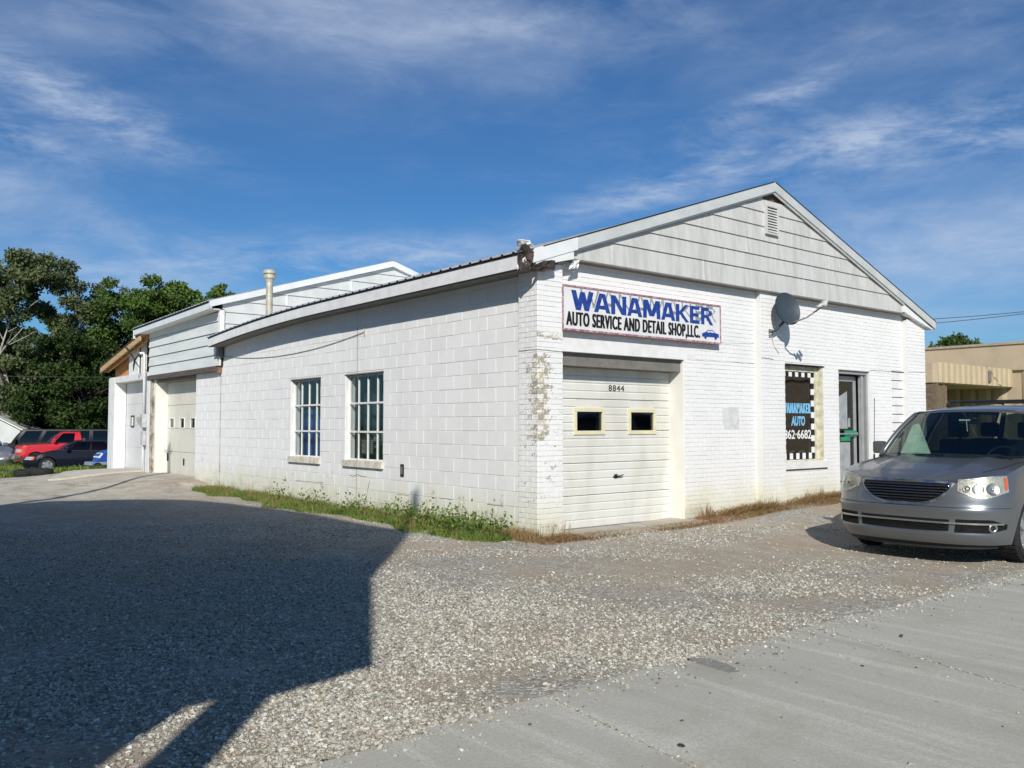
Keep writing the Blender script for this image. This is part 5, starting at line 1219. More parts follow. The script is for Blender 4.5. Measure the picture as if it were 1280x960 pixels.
# --- far parked vehicles
def heading(fr, ff):   # forward direction in camera right/forward terms -> z rotation that maps local -x to it
    d = rt*fr+Vector((fw.x, fw.y, 0)).normalized()*ff; return atan2(-d.y, -d.x)
def place(u, Dp):
    p = at(u, 540, Dp); return p.x, p.y
def far_lights(car, y0, y1, z0, z1, m=None, amber=True):
    for sg_ in (1, -1):
        a, b = (y0, y1) if sg_ > 0 else (-y1, -y0)
        car.patch('headlight', m or M_BOWL, a, b, c_(z1), c_(z0), .01, 8, 3, .01)
        if amber: car.patch('turn_lens', M_AMBER, *((y1-.01, min(y1+.035, .995)) if sg_ > 0 else (-min(y1+.035, .995), -(y1-.01))), c_(z1-.01), c_(z0), .012, 4, 2, .01)
# dark sedan
x_, y_ = place(28, 37.6)
sed_sp = dict(cat='car', L=4.75, W=1.82, a=.95, n=2.4, ar=.4, wr=.325, wx=[.98, 3.75], ww=.2, zb=.18, cowl=1.3,
    top=([0, .15, .5, 1.2, 3.9, 4.75], [.62, .68, .75, .90, .95, .92]), fprof=([.15, .4, .55, .7], [.1, 0, .02, .12]), wprof=([.15, .4, .6, .95], [.92, .99, 1.0, .92]),
    lids=[(-.1, 1.5, 'hood', .05), (4.0, 4.75, 'boot_lid', .03)], beltz=lambda x: .94, roofz=lambda x: float(np.interp(x, [1.9, 2.3, 3.0, 3.5], [1.36, 1.40, 1.40, 1.36])), beltw=.80, roofw=.60,
    ws=(1.25, .35, 2.05, .12), rw=(4.1, 3.45), side=[(.03, .40), (.44, .80)], seats=[1.9], wglass=G_CAR)
P_NAVY = mat('black_blue_paint', (.008, .009, .018), .3, .02, 3, metal=.0, coat=.12)
sd = Car('dark_sedan', 'dark blue sedan parked in the grass in front of the red pickup', (x_, y_, g1(x_, y_)-.02), heading(-.88, -.47), sed_sp, P_NAVY)
sd.shell(); sd.cabin(); sd.mirrors(1.75, .98); far_lights(sd, .50, .86, .56, .70); sd.patch('lower_grille', M_TRIM, -.5, .5, c_(.42), c_(.28), .006, 14, 2, .01); sd.patch('grille', M_TRIM, -.35, .35, c_(.62), c_(.53), .006, 10, 2, .01)
# red pickup
x_, y_ = place(17, 42.0)
pk_sp = dict(cat='pickup', L=5.3, W=1.95, a=.7, n=3.2, ar=.12, wr=.36, wx=[.95, 4.2], ww=.24, zb=.36, cowl=1.4,
    top=([0, .1, .4, 1.4, 2.9, 2.95, 5.3], [.98, 1.02, 1.07, 1.13, 1.17, 1.22, 1.22]), fprof=([.3, .5, .8, 1.0], [.0, 0, .05, .10]), wprof=([.3, .6, 1.0, 1.2], [.95, 1.0, .98, .94]),
    lids=[(-.1, 1.6, 'hood', .05)], beltz=lambda x: 1.17, roofz=lambda x: float(np.interp(x, [1.9, 2.2, 2.9, 3.1], [1.70, 1.745, 1.745, 1.72])), beltw=.88, roofw=.70,
    ws=(1.35, .25, 1.98, .1), rw=(2.95, 2.9), side=[(.05, .72)], seats=[2.0], wglass=G_CAR, spokes=6)
P_RED = mat('bright_red_paint', (.55, .012, .02), .3, .03, 3, spec=.5, coat=.8)
pk = Car('red_pickup', 'bright red pickup truck parked nose left behind the dark sedan', (x_, y_, g1(x_, y_)), heading(-.86, -.51), pk_sp, P_RED)
pk.shell(); pk.cabin(); pk.mirrors(1.72, 1.25, .2, .2); far_lights(pk, .60, .93, .74, .90); pk.patch('grille', M_TRIM, -.5, .5, c_(.90), c_(.68), .008, 14, 3, .01)
for z in (.73, .79, .85): pk.patch('grille_slat', M_CHROME, -.5, .5, c_(z+.012), c_(z), .02, 12, 1, .01)
pk.patch('bumper', M_CHROME, -.95, .95, c_(.60), c_(.42), .05, 20, 2, .06)
mb = MB(); mb.box((3.05, -.88, .62), (5.25, .88, .66)); mb.box((5.22, -.9, .6), (5.28, .9, 1.2)); mb.build('cargo_bed', P_RED, pk.root)
# dark long van behind
x_, y_ = place(-8, 48.0)
vn_sp = dict(cat='van', L=6.4, W=2.0, a=.6, n=3.0, ar=.15, wr=.36, wx=[1.0, 4.7], ww=.24, zb=.3, cowl=1.0,
    top=([0, .1, .4, 1.0, 6.4], [1.0, 1.06, 1.15, 1.26, 1.26]), fprof=([.3, .6, 1.0], [0, 0, .08]), wprof=([.3, .7, 1.3], [.96, 1.0, .95]),
    lids=[(-.1, 1.2, 'hood', .04)], beltz=lambda x: 1.27, roofz=lambda x: float(np.interp(x, [1.3, 1.7, 5.5, 6.2], [1.98, 2.06, 2.06, 2.02])), beltw=.92, roofw=.80,
    ws=(.85, .2, 1.45, .1), rw=(6.25, 6.15), side=[(.04, .22), (.26, .48), (.52, .73), (.77, .97)], seats=[1.6], wglass=G_CARD)
P_DKGR = mat('dark_green_grey_paint', (.008, .010, .011), .4, .02, 3, metal=.0, coat=.08)
vn = Car('dark_passenger_van', 'long dark passenger van parked behind the red pickup', (x_, y_, g1(x_, y_)-.22), heading(-.93, -.37), vn_sp, P_DKGR)
vn.shell(); vn.cabin(); vn.mirrors(1.2, 1.35, .2, .24); far_lights(vn, .6, .9, .75, .95); vn.patch('grille', M_CHROME, -.5, .5, c_(.95), c_(.75), .01, 10, 2, .02)
# silver car cut by the left frame edge
x_, y_ = place(40, 45.0)
P_SIL2 = mat('pale_silver_paint', (.42, .45, .48), .3, .02, 3, metal=.6, coat=.8)
s2 = dict(sed_sp); s2['L'] = 4.6; s2['top'] = ([0, .15, .5, 1.2, 3.9, 4.6], [.72, .80, .88, 1.05, 1.10, 1.08]); s2['beltz'] = lambda x: 1.08; s2['roofz'] = lambda x: float(np.interp(x, [1.9, 2.3, 3.5], [1.52, 1.58, 1.56])); s2['wr'] = .34
s2['wx'] = [.95, 3.7]
x_, y_ = place(-32, 41.0)
sc_ = Car('silver_car', 'pale silver car cut by the left frame edge beside the white shed', (x_+1.2, y_+.5, g1(x_, y_)-.05), heading(.80, -.60), s2, P_SIL2)
sc_.shell(); sc_.cabin(); sc_.mirrors(1.75, 1.12); far_lights(sc_, .5, .86, .62, .78)
# blue jet-ski like machine under the lean-to corner: a small blue car nose
x_, y_ = place(138, 36)
bt = empty('blue_lawn_machine', 'small blue and white ride on machine on a low deck beside the lean-to', 'ride-on machine', (x_, y_, g1(x_, y_)), heading(-.75, -.66))
mb = MB(); mb.prism([(-.9, .28), (-.85, .42), (.9, .42), (.95, .28)], 'Y', -.45, .45); mb.build('deck', mat('white_blue_deck', (.25, .30, .42), .5), bt, bevel=.03)
mb = MB(); mb.prism([(-.62, .42), (-.50, .70), (-.25, .88), (.05, .92), (.12, .62), (.75, .68), (.9, .42)], 'Y', -.32, .32); mb.build('cowling', mat('royal_blue_plastic', (.02, .10, .42), .35, coat=.5), bt, bevel=.05)
mb = MB(); mb.prism([(-.56, .60), (-.40, .78), (-.36, .74), (-.50, .56)], 'Y', -.34, .34); mb.box((-.2, -.335, .5), (.5, .335, .56)); mb.build('white_stripe', M_WLET, bt)
mb = MB(); mb.tube([(-.02, -.34, 1.04), (-.06, 0, .98), (-.02, .34, 1.04)], .02, 6); mb.tube([(-.06, 0, .98), (-.2, 0, .8)], .03, 6); mb.build('handlebar', M_TRIM, bt)
mb = MB(); mb.box((.15, -.2, .66), (.72, .2, .78)); mb.build('seat', M_TRIM, bt, bevel=.04)
for sg_ in (1, -1):
    for xx in (-.6, .6): mb = MB(); mb.lathe([(.05, -.08), (.2, -.08), (.22, -.04), (.22, .04), (.2, .08), (.05, .08)], (xx, sg_*.38, .2), 18, 'Y'); mb.build('wheel', M_TYRE, bt)
# loose tyres
def tyre_pile(x, y, z, rx, ry, lab):
    t = empty('loose_tyre', lab, 'tyre', (x, y, z), 0, 'worn tyres lying at the grass edge'); t.rotation_euler = (rx, ry, 0)
    mb = MB(); k = 24; R, r = .24, .085
    mb.grid(lambda i, j: ((R+r*cos(2*pi*j)*1.05)*cos(2*pi*i), (R+r*cos(2*pi*j)*1.05)*sin(2*pi*i), .10+.10*max(-1, min(1, 1.3*sin(2*pi*j)))), 28, 12); mb.build('tread', M_TYRE, t)
    mb = MB(); mb.lathe([(.165, .03), (.16, .10), (.165, .17)], n=24); mb.build('bead', M_SEAL, t)
for (u, v, Dp, rx, ry, lab) in ((52, 597, 27.0, .02, .03, 'worn tyre lying flat, the one nearest the pavement end'), (31, 594, 27.6, .05, -.04, 'worn tyre lying flat directly left of the nearest one'), (44, 592, 28.6, .12, .05, 'worn tyre leaning on the two others'), (5, 587, 30.5, .03, .02, 'worn tyre lying in the grass at the left edge')):
    p = at(u, v, Dp); tyre_pile(p.x, p.y, g1(p.x, p.y)+.0, rx, ry, lab)
# white shed
p = at(-16, 545, 58); shd = empty('white_shed', 'small white gabled shed behind the parked cars at the left edge', 'shed', (p.x, p.y, g1(p.x, p.y)-.2), heading(.22, -.97))
mb = MB(); mb.box((0, -2.0, 0), (4, 2.0, 1.9)); mb.prism([(-2.0, 1.9), (2.0, 1.9), (0, 3.0)], 'X', 0, 4); mb.build('wall', M_SIDING2, shd)
mb = MB()
for sg_ in (1, -1): mb.add([(-.2, 0, 3.08), (4.2, 0, 3.08), (4.2, sg_*2.25, 1.84), (-.2, sg_*2.25, 1.84), (-.2, 0, 3.16), (4.2, 0, 3.16), (4.2, sg_*2.25, 1.92), (-.2, sg_*2.25, 1.92)], [(0, 1, 2, 3), (7, 6, 5, 4), (0, 4, 5, 1), (1, 5, 6, 2), (2, 6, 7, 3), (3, 7, 4, 0)])
mb.build('roof', M_WHITE, shd); mb = MB(); mb.lathe([(.0, -.03), (.28, -.03), (.28, .02)], (0, 0, 0), 18, 'Y'); mb.v = [(y-.01, x+.1, z*1.4+1.75) for x, y, z in mb.v]; mb.box((-.03, -.18, 1.1), (-.005, .40, 1.7)); mb.build('dark_window', M_SEAL, shd)
# blue car inside the shop, seen through the side windows
s3 = dict(sed_sp); s3['interior'] = False
bc = Car('blue_car', 'blue car standing indoors behind the side windows', (1.50, 6.85, .06), radians(-90), s3, mat('deep_blue_paint', (.03, .12, .40), .3, coat=.6))
bc.shell(); bc.cabin()

def tarp(name, label, y0, y1, z0, z1, x, m, seed):
    mb = MB(); r = random.Random(seed); ph = r.uniform(0, 6)
    f = lambda i, j: (x+.025*sin(16*i+ph)+.012*sin(37*i+2*ph)+.02*j, y0+(y1-y0)*i, z0+(z1-z0-.10*sin(pi*i)*(seed % 2)-.05*sin(9*i))*j)
    mb.grid(f, 40, 8); mb.grid(lambda i, j: Vector(f(i, j))+Vector((.004, 0, 0)), 40, 8); o = mb.build(name, m, None, smooth=True); tag(o, label, 'tarp')
tarp('blue_tarp', 'bright blue tarp hanging behind the farther side window', 6.70, 8.05, .60, 1.85, .38, mat('blue_tarp_sheet', (.03, .12, .42), .55, .15, 6), 3)
tarp('teal_tarp', 'dark teal tarp hanging behind the nearer side window', 4.55, 5.30, .60, 2.1, .42, mat('teal_tarp_sheet', (.015, .06, .09), .6, .2, 6), 4)
wp_ = empty('stand_in_windscreen', 'added glass sheet standing in for the blue car windscreen behind the nearer side window', 'windscreen', (.40, 4.6, .06))  # added slanted sheet stands in for the car windscreen indoors
mb = MB(); mb.prism([(-.50, 1.22), (.42, .98), (.62, 1.12), (-.50, 1.50)], 'X', .0, .012); mb.build('glass_sheet', mat('pale_blue_glass_sheet', (.30, .38, .46), .25), wp_)
mb = MB(); mb.tube([(-.006, -.50, 1.50), (-.006, .62, 1.12), (-.006, .42, .98)], .012, 6); mb.build('edge_strip', M_GAL, wp_)
mb = MB(); mb.tube([(0, -.45, 0), (0, -.45, 1.25)], .02, 6); mb.tube([(0, .45, 0), (0, .45, 1.0)], .02, 6); mb.build('stand', M_TRIM, wp_)
nb = empty('notice_sheets', 'printed grey sheets taped inside the lower panes of the nearer side window', 'notice', (.30, 5.0, .9))
for k in range(2):
    mb = MB(); mb.box((.0, -.02-.24*k, .08), (.003, .16-.24*k, .40)); mb.build('sheet', mat('grey_notice_sheet', (.13, .13, .13), .6), nb)
    for q_ in range(8): mb = MB(); mb.box((-.003, .0-.24*k, .11+q_*.034), (-.0005, .14-.24*k-.02*(q_ % 3), .122+q_*.034)); mb.build('print_line', mat('pale_print', (.5, .5, .5), .6), nb)
# ------------------------------------------------------------------ tan building on the right
tb = empty('tan_metal_building', 'tan commercial building with ribbed metal canopy beyond the shop', 'building', (25.2, 6.4, 0))
T0 = Vector((25.2, 6.4, 0))
M_TAN = mat('tan_stucco', (.52, .42, .29), .85, .06, 1.2, .2, 60); M_TANM = mat('tan_ribbed_metal', (.50, .41, .27), .5, .05, 2, spec=.4)
M_TANB = mat('tan_brown_brick', (.20, .15, .095), .85, .35, 9, .6, 30, col2=(.11, .08, .055))
def tbuild(mb, name, m, parent=None): mb.v = [(x-T0.x, y-T0.y, z-T0.z) for x, y, z in mb.v]; return mb.build(name, m, parent or tb)
XW = 31.5
mb = MB(); mb.box((XW, -30, -.4), (XW+18, 40, 4.85)); tbuild(mb, 'wall', M_TAN)
mb = MB(); mb.box((XW-.06, -30.05, 4.85), (XW+18.05, 40.05, 4.95)); tbuild(mb, 'coping', mat('tan_coping', (.46, .38, .27), .6))
mb = MB(); mb.box((24.9, 6.45, -.4), (25.75, 7.6, 3.02)); tbuild(mb, 'brick_pillar', M_TANB)
mb = MB(); mb.box((25.0, 7.6, -.4), (25.2, 28, 3.02)); tbuild(mb, 'screen_wall', M_TANB)
can = MB(); can.box((24.95, 6.42, 3.02), (XW, 28, 3.10)); can = tbuild(can, 'canopy', M_TAN)
def ribs(name, p0, p1, z0, z1, w_, m, parent, T=T0):
    p0, p1 = Vector((*p0, 0)), Vector((*p1, 0)); L_ = (p1-p0).length; d = (p1-p0)/L_; n_ = Vector((d.y, -d.x, 0)); k = max(1, int(L_/w_))
    for i in range(k):
        a = p0+d*(i*L_/k+.003); b = p0+d*((i+1)*L_/k-.003); mb = MB(); q1_ = a+d*(L_/k*.25); q2_ = b-d*(L_/k*.25); h = n_*.06
        pts = [a, q1_+h, q2_+h, b, b-n_*.04, a-n_*.04]; mb.prism([(p.x-T.x, p.y-T.y) for p in pts], 'Z', z0, z1); mb.build(name, m, parent)
ribs('fascia_panel', (24.95, 6.38), (XW, 6.38), 3.06, 3.80, .46, M_TANM, can)
ribs('fascia_panel', (24.9, 12), (24.9, 6.4), 3.06, 3.78, .6, M_TAN, can)
ribs('wall_panel', (XW-.02, 6.0), (XW-.02, -12.0), .2, 3.75, .62, M_TANM, tb)
ribs('wall_panel', (XW-.02, 16.0), (XW-.02, 6.6), .2, 3.02, .62, M_TANM, tb)
mb = MB(); mb.box((XW-.12, -30, 3.76), (XW, 6.3, 3.86)); tbuild(mb, 'ledge', M_TAN)
mb = MB(); mb.box((29.0, 6.27, 3.20), (29.22, 6.31, 3.62)); tbuild(mb, 'louvre_grille', M_GREY)

# ------------------------------------------------------------------ vegetation
def leaf_mat(name, c1, c2, c3=None):
    m = bpy.data.materials.new(name); m.use_nodes = True; t = NT(m.node_tree)
    g = t.n('ShaderNodeNewGeometry'); at_ = t.n('ShaderNodeAttribute', dict(attribute_name='tone'))
    c = t.mix(at_.outputs['Fac'], c1, c2)
    if c3: c = t.mix(t.ramp(t.noise(g.outputs['Position'], .5, 3), .5, .7), c, c3)
    b = t.n('ShaderNodeBsdfPrincipled', Base_Color=c, Roughness=.6); b.inputs['Specular IOR Level'].default_value = .25
    tr = t.n('ShaderNodeBsdfTranslucent', Color=c); mx = t.n('ShaderNodeMixShader', i0=.22, i1=b, i2=tr)
    t.n('ShaderNodeOutputMaterial', Surface=mx); MATS[name] = m; return m
def np_mesh(name, V_, F_, m, parent=None, tone=None, smooth=False):
    me = bpy.data.meshes.new(name); n, k = len(V_), F_.shape[1]
    me.vertices.add(n); me.vertices.foreach_set('co', V_.astype(np.float32).ravel())
    me.loops.add(F_.size); me.loops.foreach_set('vertex_index', F_.astype(np.int32).ravel())
    me.polygons.add(len(F_)); me.polygons.foreach_set('loop_start', np.arange(0, F_.size, k, dtype=np.int32)); me.polygons.foreach_set('loop_total', np.full(len(F_), k, dtype=np.int32))
    if tone is not None:
        a = me.attributes.new('tone', 'FLOAT', 'FACE'); a.data.foreach_set('value', tone.astype(np.float32))
    me.materials.append(m); me.update(calc_edges=True); me.validate(); return link(bpy.data.objects.new(name, me), parent)
def leaves(centres, sizes, aspect=.62, droop=.3):
    n = len(centres); d = nrg.normal(size=(n, 3)); d[:, 2] -= droop; d /= np.linalg.norm(d, axis=1)[:, None]
    r = nrg.normal(size=(n, 3)); b = np.cross(d, r); b /= np.linalg.norm(b, axis=1)[:, None]
    s_ = sizes[:, None]; p0 = centres; fold = np.cross(d, b)*s_*.12
    V_ = np.stack([p0, p0+d*s_*.5+b*s_*aspect*.5+fold, p0+d*s_, p0+d*s_*.5-b*s_*aspect*.5+fold], 1).reshape(-1, 3)
    F_ = np.arange(n*4).reshape(n, 4); return V_, F_
def tree(name, label, x, y, h, crown_r, n_leaf, lm, bark, leaf=.26, base=.18, seed=1, density=1.0, lean=0, white=False, zoff=0.0, group='trees behind the parked cars', shape='round', clump=.62):
    R_ = random.Random(seed); z0 = g1(x, y)+zoff; t = empty(name, label, 'tree', (x, y, z0), 0, group)
    limbs = []; tips = []
    def grow(p, d, L_, r, depth):
        k = 5; pts = [p]; dd = d.copy()
        for i in range(k):
            dd = (dd+Vector((R_.uniform(-.18, .18), R_.uniform(-.18, .18), R_.uniform(-.05, .12)))).normalized(); pts.append(pts[-1]+dd*(L_/k))
        limbs.append((pts, [r*(1-.6*i/k) for i in range(k+1)]))
        if depth == 0: tips.append(pts[-1]); tips.append(pts[3]); return
        nb = R_.choice([3, 4]) if depth > 1 else 3
        for i in range(nb):
            s0 = pts[R_.choice([2, 3, 4, 5]) if depth < 3 else R_.choice([2, 3, 4, 5])]
            a = R_.uniform(0, 2*pi); sp_ = R_.uniform(.5, 1.1); nd_ = (dd+Vector((cos(a), sin(a), R_.uniform(-.2, .35)))*sp_).normalized()
            grow(s0, nd_, L_*R_.uniform(.55, .78), r*.5, depth-1)
        tips.append(pts[-1])
    trunk_h = h*.42; grow(Vector((0, 0, -.3)), Vector((lean, 0, 1)).normalized(), trunk_h, h*.022, 3)
    sel = [l for l in limbs]; mb = MB()
    pts, rad = sel[0]; mb.tube(pts, .1, 8, rad=rad); mb.build('trunk', bark, t, smooth=True)
    mb = MB()
    for pts, rad in sel[1:]: mb.tube(pts, .1, 5, rad=rad)
    mb.build('limbs', bark, t, smooth=True)
    # crown: leaf clumps over an uneven envelope
    cs = []
    zc = h*(base+1)/2; rz_ = h*(1-base)/2
    ncl = int(105*density)
    while len(cs) < ncl:
        v = Vector((R_.gauss(0, 1), R_.gauss(0, 1), R_.gauss(0, 1))).normalized(); rr = R_.uniform(.35, 1)**.45
        wob = 1+.22*sin(3*atan2(v.y, v.x)+seed)+.16*sin(5*v.z+seed*2)
        taper = 1.0 if shape == 'round' else (1.15-.55*(v.z*rr+1)/2)
        p = Vector((v.x*crown_r*rr*wob*taper, v.y*crown_r*rr*wob*taper, zc+v.z*rz_*rr*(1+.06*wob))); cs.append(p)
    cs = np.array([tuple(c) for c in cs]); m_ = len(cs)
    cr = nrg.uniform(.5, 1.0, m_)*clump*crown_r*.36; tone_c = nrg.uniform(0, 1, m_)
    w_ = cr**2; pick = nrg.choice(m_, n_leaf, p=w_/w_.sum()); v = nrg.normal(size=(n_leaf, 3)); v /= np.linalg.norm(v, axis=1)[:, None]
    rad_ = nrg.uniform(.05, 1, n_leaf)**.5; C_ = cs[pick]+v*(cr[pick]*rad_)[:, None]*np.array([1.15, 1.15, .72])
    V_, F_ = leaves(C_, nrg.uniform(.6, 1.25, n_leaf)*leaf); tn = np.clip(tone_c[pick]*.6+nrg.uniform(0, .4, n_leaf), 0, 1)
    np_mesh('crown', V_, F_, lm, t, tn); return t
L_DARK = leaf_mat('dark_green_leaves', (.026, .055, .012), (.13, .21, .04)); L_MID = leaf_mat('mid_green_leaves', (.034, .07, .016), (.15, .24, .05))
L_UND = leaf_mat('shade_dark_leaves', (.012, .028, .007), (.065, .11, .024)); L_SYC = leaf_mat('grey_green_leaves', (.045, .07, .025), (.19, .225, .10)); L_THIN = leaf_mat('olive_thin_leaves', (.05, .06, .03), (.13, .13, .08))  # L_UND puts the shade low in the trees into darker leaf colours
B_DARK = mat('dark_bark', (.07, .058, .045), .9, .3, 8, .6, 30); B_PALE = mat('pale_sycamore_bark', (.45, .43, .38), .8, .3, 5, .3, 20, col2=(.20, .19, .15))
def tat(u, Dp): p = at(u, 540, Dp); return p.x, p.y
specs = [ # u, depth, height, radius, leaves, mat, bark, extra
    ('sycamore_tree', 'pale leaved sycamore with white limbs, tallest at the left edge', 28, 62, 15.6, 4.2, 26000, L_SYC, B_PALE, dict(seed=3, base=.12, leaf=.25, shape='cone')),
    ('thin_tree', 'sparse olive topped tree between the sycamore and the dense round tree', 128, 72, 14.0, 2.4, 5000, L_THIN, B_DARK, dict(seed=5, base=.55, leaf=.24)),
    ('broadleaf_tree', 'dense dark round tree rising over the lean-to roof', 168, 66, 13.2, 4.6, 30000, L_DARK, B_DARK, dict(seed=8, base=.10, leaf=.25)),
    ('broadleaf_tree', 'dense round tree just left of the shop roof, right part of the dark wood', 225, 68, 13.4, 3.6, 22000, L_MID, B_DARK, dict(seed=12, base=.14, leaf=.25)),
    ('small_tree', 'small tree crown peeking over the rear garage roof', 277, 74, 14.3, 1.9, 6000, L_MID, B_DARK, dict(seed=14, base=.5, leaf=.24)),
    ('broadleaf_tree', 'rounded tree filling the gap behind the pale sycamore', 72, 76, 11.6, 3.6, 16000, L_DARK, B_DARK, dict(seed=37, base=.1, leaf=.25)),
    ('understorey_tree', 'low bushy tree under the dense round tree', 100, 60, 8.6, 3.4, 16000, L_UND, B_DARK, dict(seed=17, base=.02, leaf=.24)),
    ('understorey_tree', 'low dark tree hanging over the white shed', -10, 66, 9.0, 4.2, 14000, L_UND, B_DARK, dict(seed=19, base=.0, leaf=.25)),
    ('understorey_tree', 'low dark leafy tree right above the red pickup', 66, 66, 8.0, 3.6, 14000, L_UND, B_DARK, dict(seed=23, base=.0, leaf=.25)),
    ('understorey_tree', 'low dark tree touching the lean-to corner', 140, 70, 8.4, 3.8, 14000, L_UND, B_DARK, dict(seed=27, base=.0, leaf=.25)),
    ('sycamore_tree', 'second pale tree half cut by the left frame edge', -20, 66, 13.0, 3.0, 14000, L_SYC, B_PALE, dict(seed=31, base=.2, leaf=.25)),
]
for nm, lab, u, Dp, h, r, nl, lm, bk, ex in specs:
    x, y = tat(u, Dp); tree(nm, lab, x, y, h, r, int(nl*1.5), lm, bk, **ex)
x, y = tat(1196, 90); tree('distant_tree', 'dark tree crown showing above the tan building roof', x, y, 10.9, 5.2, 12000, L_DARK, B_DARK, leaf=.4, seed=41, base=.3, group='trees beyond the tan building')
# far dark wood behind the row, one mass
n = 26000; a = nrg.uniform(-700, 320, n); Dd = nrg.uniform(78, 96, n); P_ = np.empty((n, 3))
for i in range(n):
    p = at(a[i], 540, Dd[i]); P_[i] = (p.x, p.y, 0)
P_[:, 2] = nrg.uniform(-.6, 1, n)**1*(7.5+1.8*np.sin(a*.031)+1.1*np.sin(a*.083))
V_, F_ = leaves(P_, nrg.uniform(.5, 1.1, n)*.8); o = np_mesh('far_woods', V_, F_, L_DARK, None, nrg.uniform(0, .8, n)); tag(o, 'dark far woods behind the trees', None, None, 'stuff')
# weeds along the side wall
def blades(n, xf, hgt, wid, bend=.5):
    P_ = xf(n); n = len(P_); h = hgt(P_); a = nrg.uniform(0, 2*pi, n); w_ = wid*nrg.uniform(.6, 1.3, n)
    lean = nrg.normal(0, bend, (n, 2)); side = np.stack([np.cos(a), np.sin(a), np.zeros(n)], 1)
    def lvl(t, wm):
        c = P_+np.stack([lean[:, 0]*h*t*t, lean[:, 1]*h*t*t, h*t*(1-.15*t)], 1); return c-side*(w_*wm)[:, None], c+side*(w_*wm)[:, None]
    a0, a1 = lvl(0, .5); b0, b1 = lvl(.55, .42); c0, c1 = lvl(1, .04)
    V_ = np.stack([a0, a1, b1, b0, c1, c0], 1).reshape(-1, 3); k = np.arange(n)[:, None]*6
    F_ = np.concatenate([k+np.array([[0, 1, 2, 3]]), k+np.array([[3, 2, 4, 5]])]); tn = nrg.uniform(0, 1, n); return V_, F_, np.concatenate([tn, tn])
L_GRASS = leaf_mat('green_weeds', (.065, .12, .02), (.21, .29, .06), (.30, .30, .10)); L_DRY = leaf_mat('dry_straw', (.20, .12, .05), (.42, .30, .15), (.30, .17, .08))
def strip(n):
    y = nrg.uniform(.15, 11.6, n); clump = .55+.45*np.sin(y*2.1+1)*np.sin(y*5.3); keep = nrg.uniform(0, 1, n) < np.clip(.22+.7*clump, .10, 1); y = y[keep]
    wdt = .80+.15*np.sin(y*1.3)+.08*np.sin(y*4.1)-.35*ss_np(y, 9.5, 11.6)-.25*ss_np(y, 1.0, .1); x = .07-nrg.uniform(0, 1, len(y))**.8*wdt
    return np.stack([x, y, gsurf(x, y)-.01], 1)
V_, F_, tn = blades(36000, strip, lambda P: nrg.uniform(.04, .15, len(P))*(.65+.5*np.abs(np.sin(P[:, 1]*1.9)))*(1-.45*ss_np(-P[:, 0], .5, .9)), .010)
tag(np_mesh('weedy_grass', V_, F_, L_GRASS, None, tn), 'green weeds and grass along the foot of the side wall', None, None, 'stuff')
cl = [(.9, -.30), (1.35, -.35), (1.7, -.2), (2.2, -.35), (2.6, -.25), (3.1, -.3), (.6, -.25), (4.3, -.3), (5.8, -.3), (7.4, -.25), (1.1, -.5)]
C_ = []
for cy_, cx_ in cl:
    m_ = 260; C_.append(np.stack([nrg.normal(cx_, .14, m_), nrg.normal(cy_, .17, m_), np.abs(nrg.normal(0, .13, m_))+.02], 1))
C_ = np.concatenate(C_); C_ = C_[C_[:, 0] < .03]; V_, F_ = leaves(C_, nrg.uniform(.03, .07, len(C_)), .6, -.2)
tag(np_mesh('broadleaf_weeds', V_, F_, L_GRASS, None, nrg.uniform(0, .7, len(C_))), 'leafy weeds in the grass near the front corner', None, None, 'stuff')
def tall(n):
    y = nrg.choice([.7, 1.0, 1.25, 1.9, 2.3, 2.8, 3.5, 4.6], n)+nrg.normal(0, .08, n); x = -.15+nrg.normal(0, .08, n); return np.stack([np.minimum(x, .02), y, gsurf(x, y)], 1)
V_, F_, tn = blades(260, tall, lambda P: nrg.uniform(.2, .42, len(P)), .007, .18)
tag(np_mesh('tall_stems', V_, F_, L_GRASS, None, tn), 'thin tall weed stems against the white wall', None, None, 'stuff')
def dry(n):
    x = nrg.uniform(-.25, 7.35, n); den = np.where(x < .5, .9, np.where(x < 1.8, .28, np.where(x < 3.0, .35, 1.0)))
    keep = nrg.uniform(0, 1, n) < den*(.6+.4*np.sin(x*3.1)); x = x[keep]
    w_ = np.where(x < .6, .42, np.where(x < 3.1, .34, .50+.1*np.sin(x*2.3))); base_ = np.where(x < .45, -.02, np.where(x < 3.1, -.12, .08)); y = base_-nrg.uniform(0, 1, len(x))**1.3*w_
    return np.stack([x, y, gsurf(x, y)-.01], 1)
V_, F_, tn = blades(26000, dry, lambda P: nrg.uniform(.02, .10, len(P))*(1+1.0*(P[:, 1] > -.15)*(P[:, 0] > 3.3)), .008, 1.1)
tag(np_mesh('dry_weeds', V_, F_, L_DRY, None, tn), 'dry straw coloured weeds along the foot of the front wall', None, None, 'stuff')
def dry2(n):
    x = nrg.choice([.2, .38, 3.3, 3.5, 4.8, 5.0, 5.2, 6.2, 6.6], n)+nrg.normal(0, .07, n); y = np.where(x < .6, -.05, .05)+nrg.normal(-.05, .03, n); return np.stack([x, y, gsurf(x, y)], 1)
V_, F_, tn = blades(260, dry2, lambda P: nrg.uniform(.12, .34, len(P)), .006, .25)
tag(np_mesh('dry_stalks', V_, F_, L_DRY, None, tn), 'taller dry weed stalks against the front wall', None, None, 'stuff')
V_, F_, tn = blades(3000, strip, lambda P: nrg.uniform(.05, .30, len(P)), .005, .35)
tag(np_mesh('dead_stems', V_, F_, L_DRY, None, tn), 'dead straw stems mixed into the side wall weeds', None, None, 'stuff')
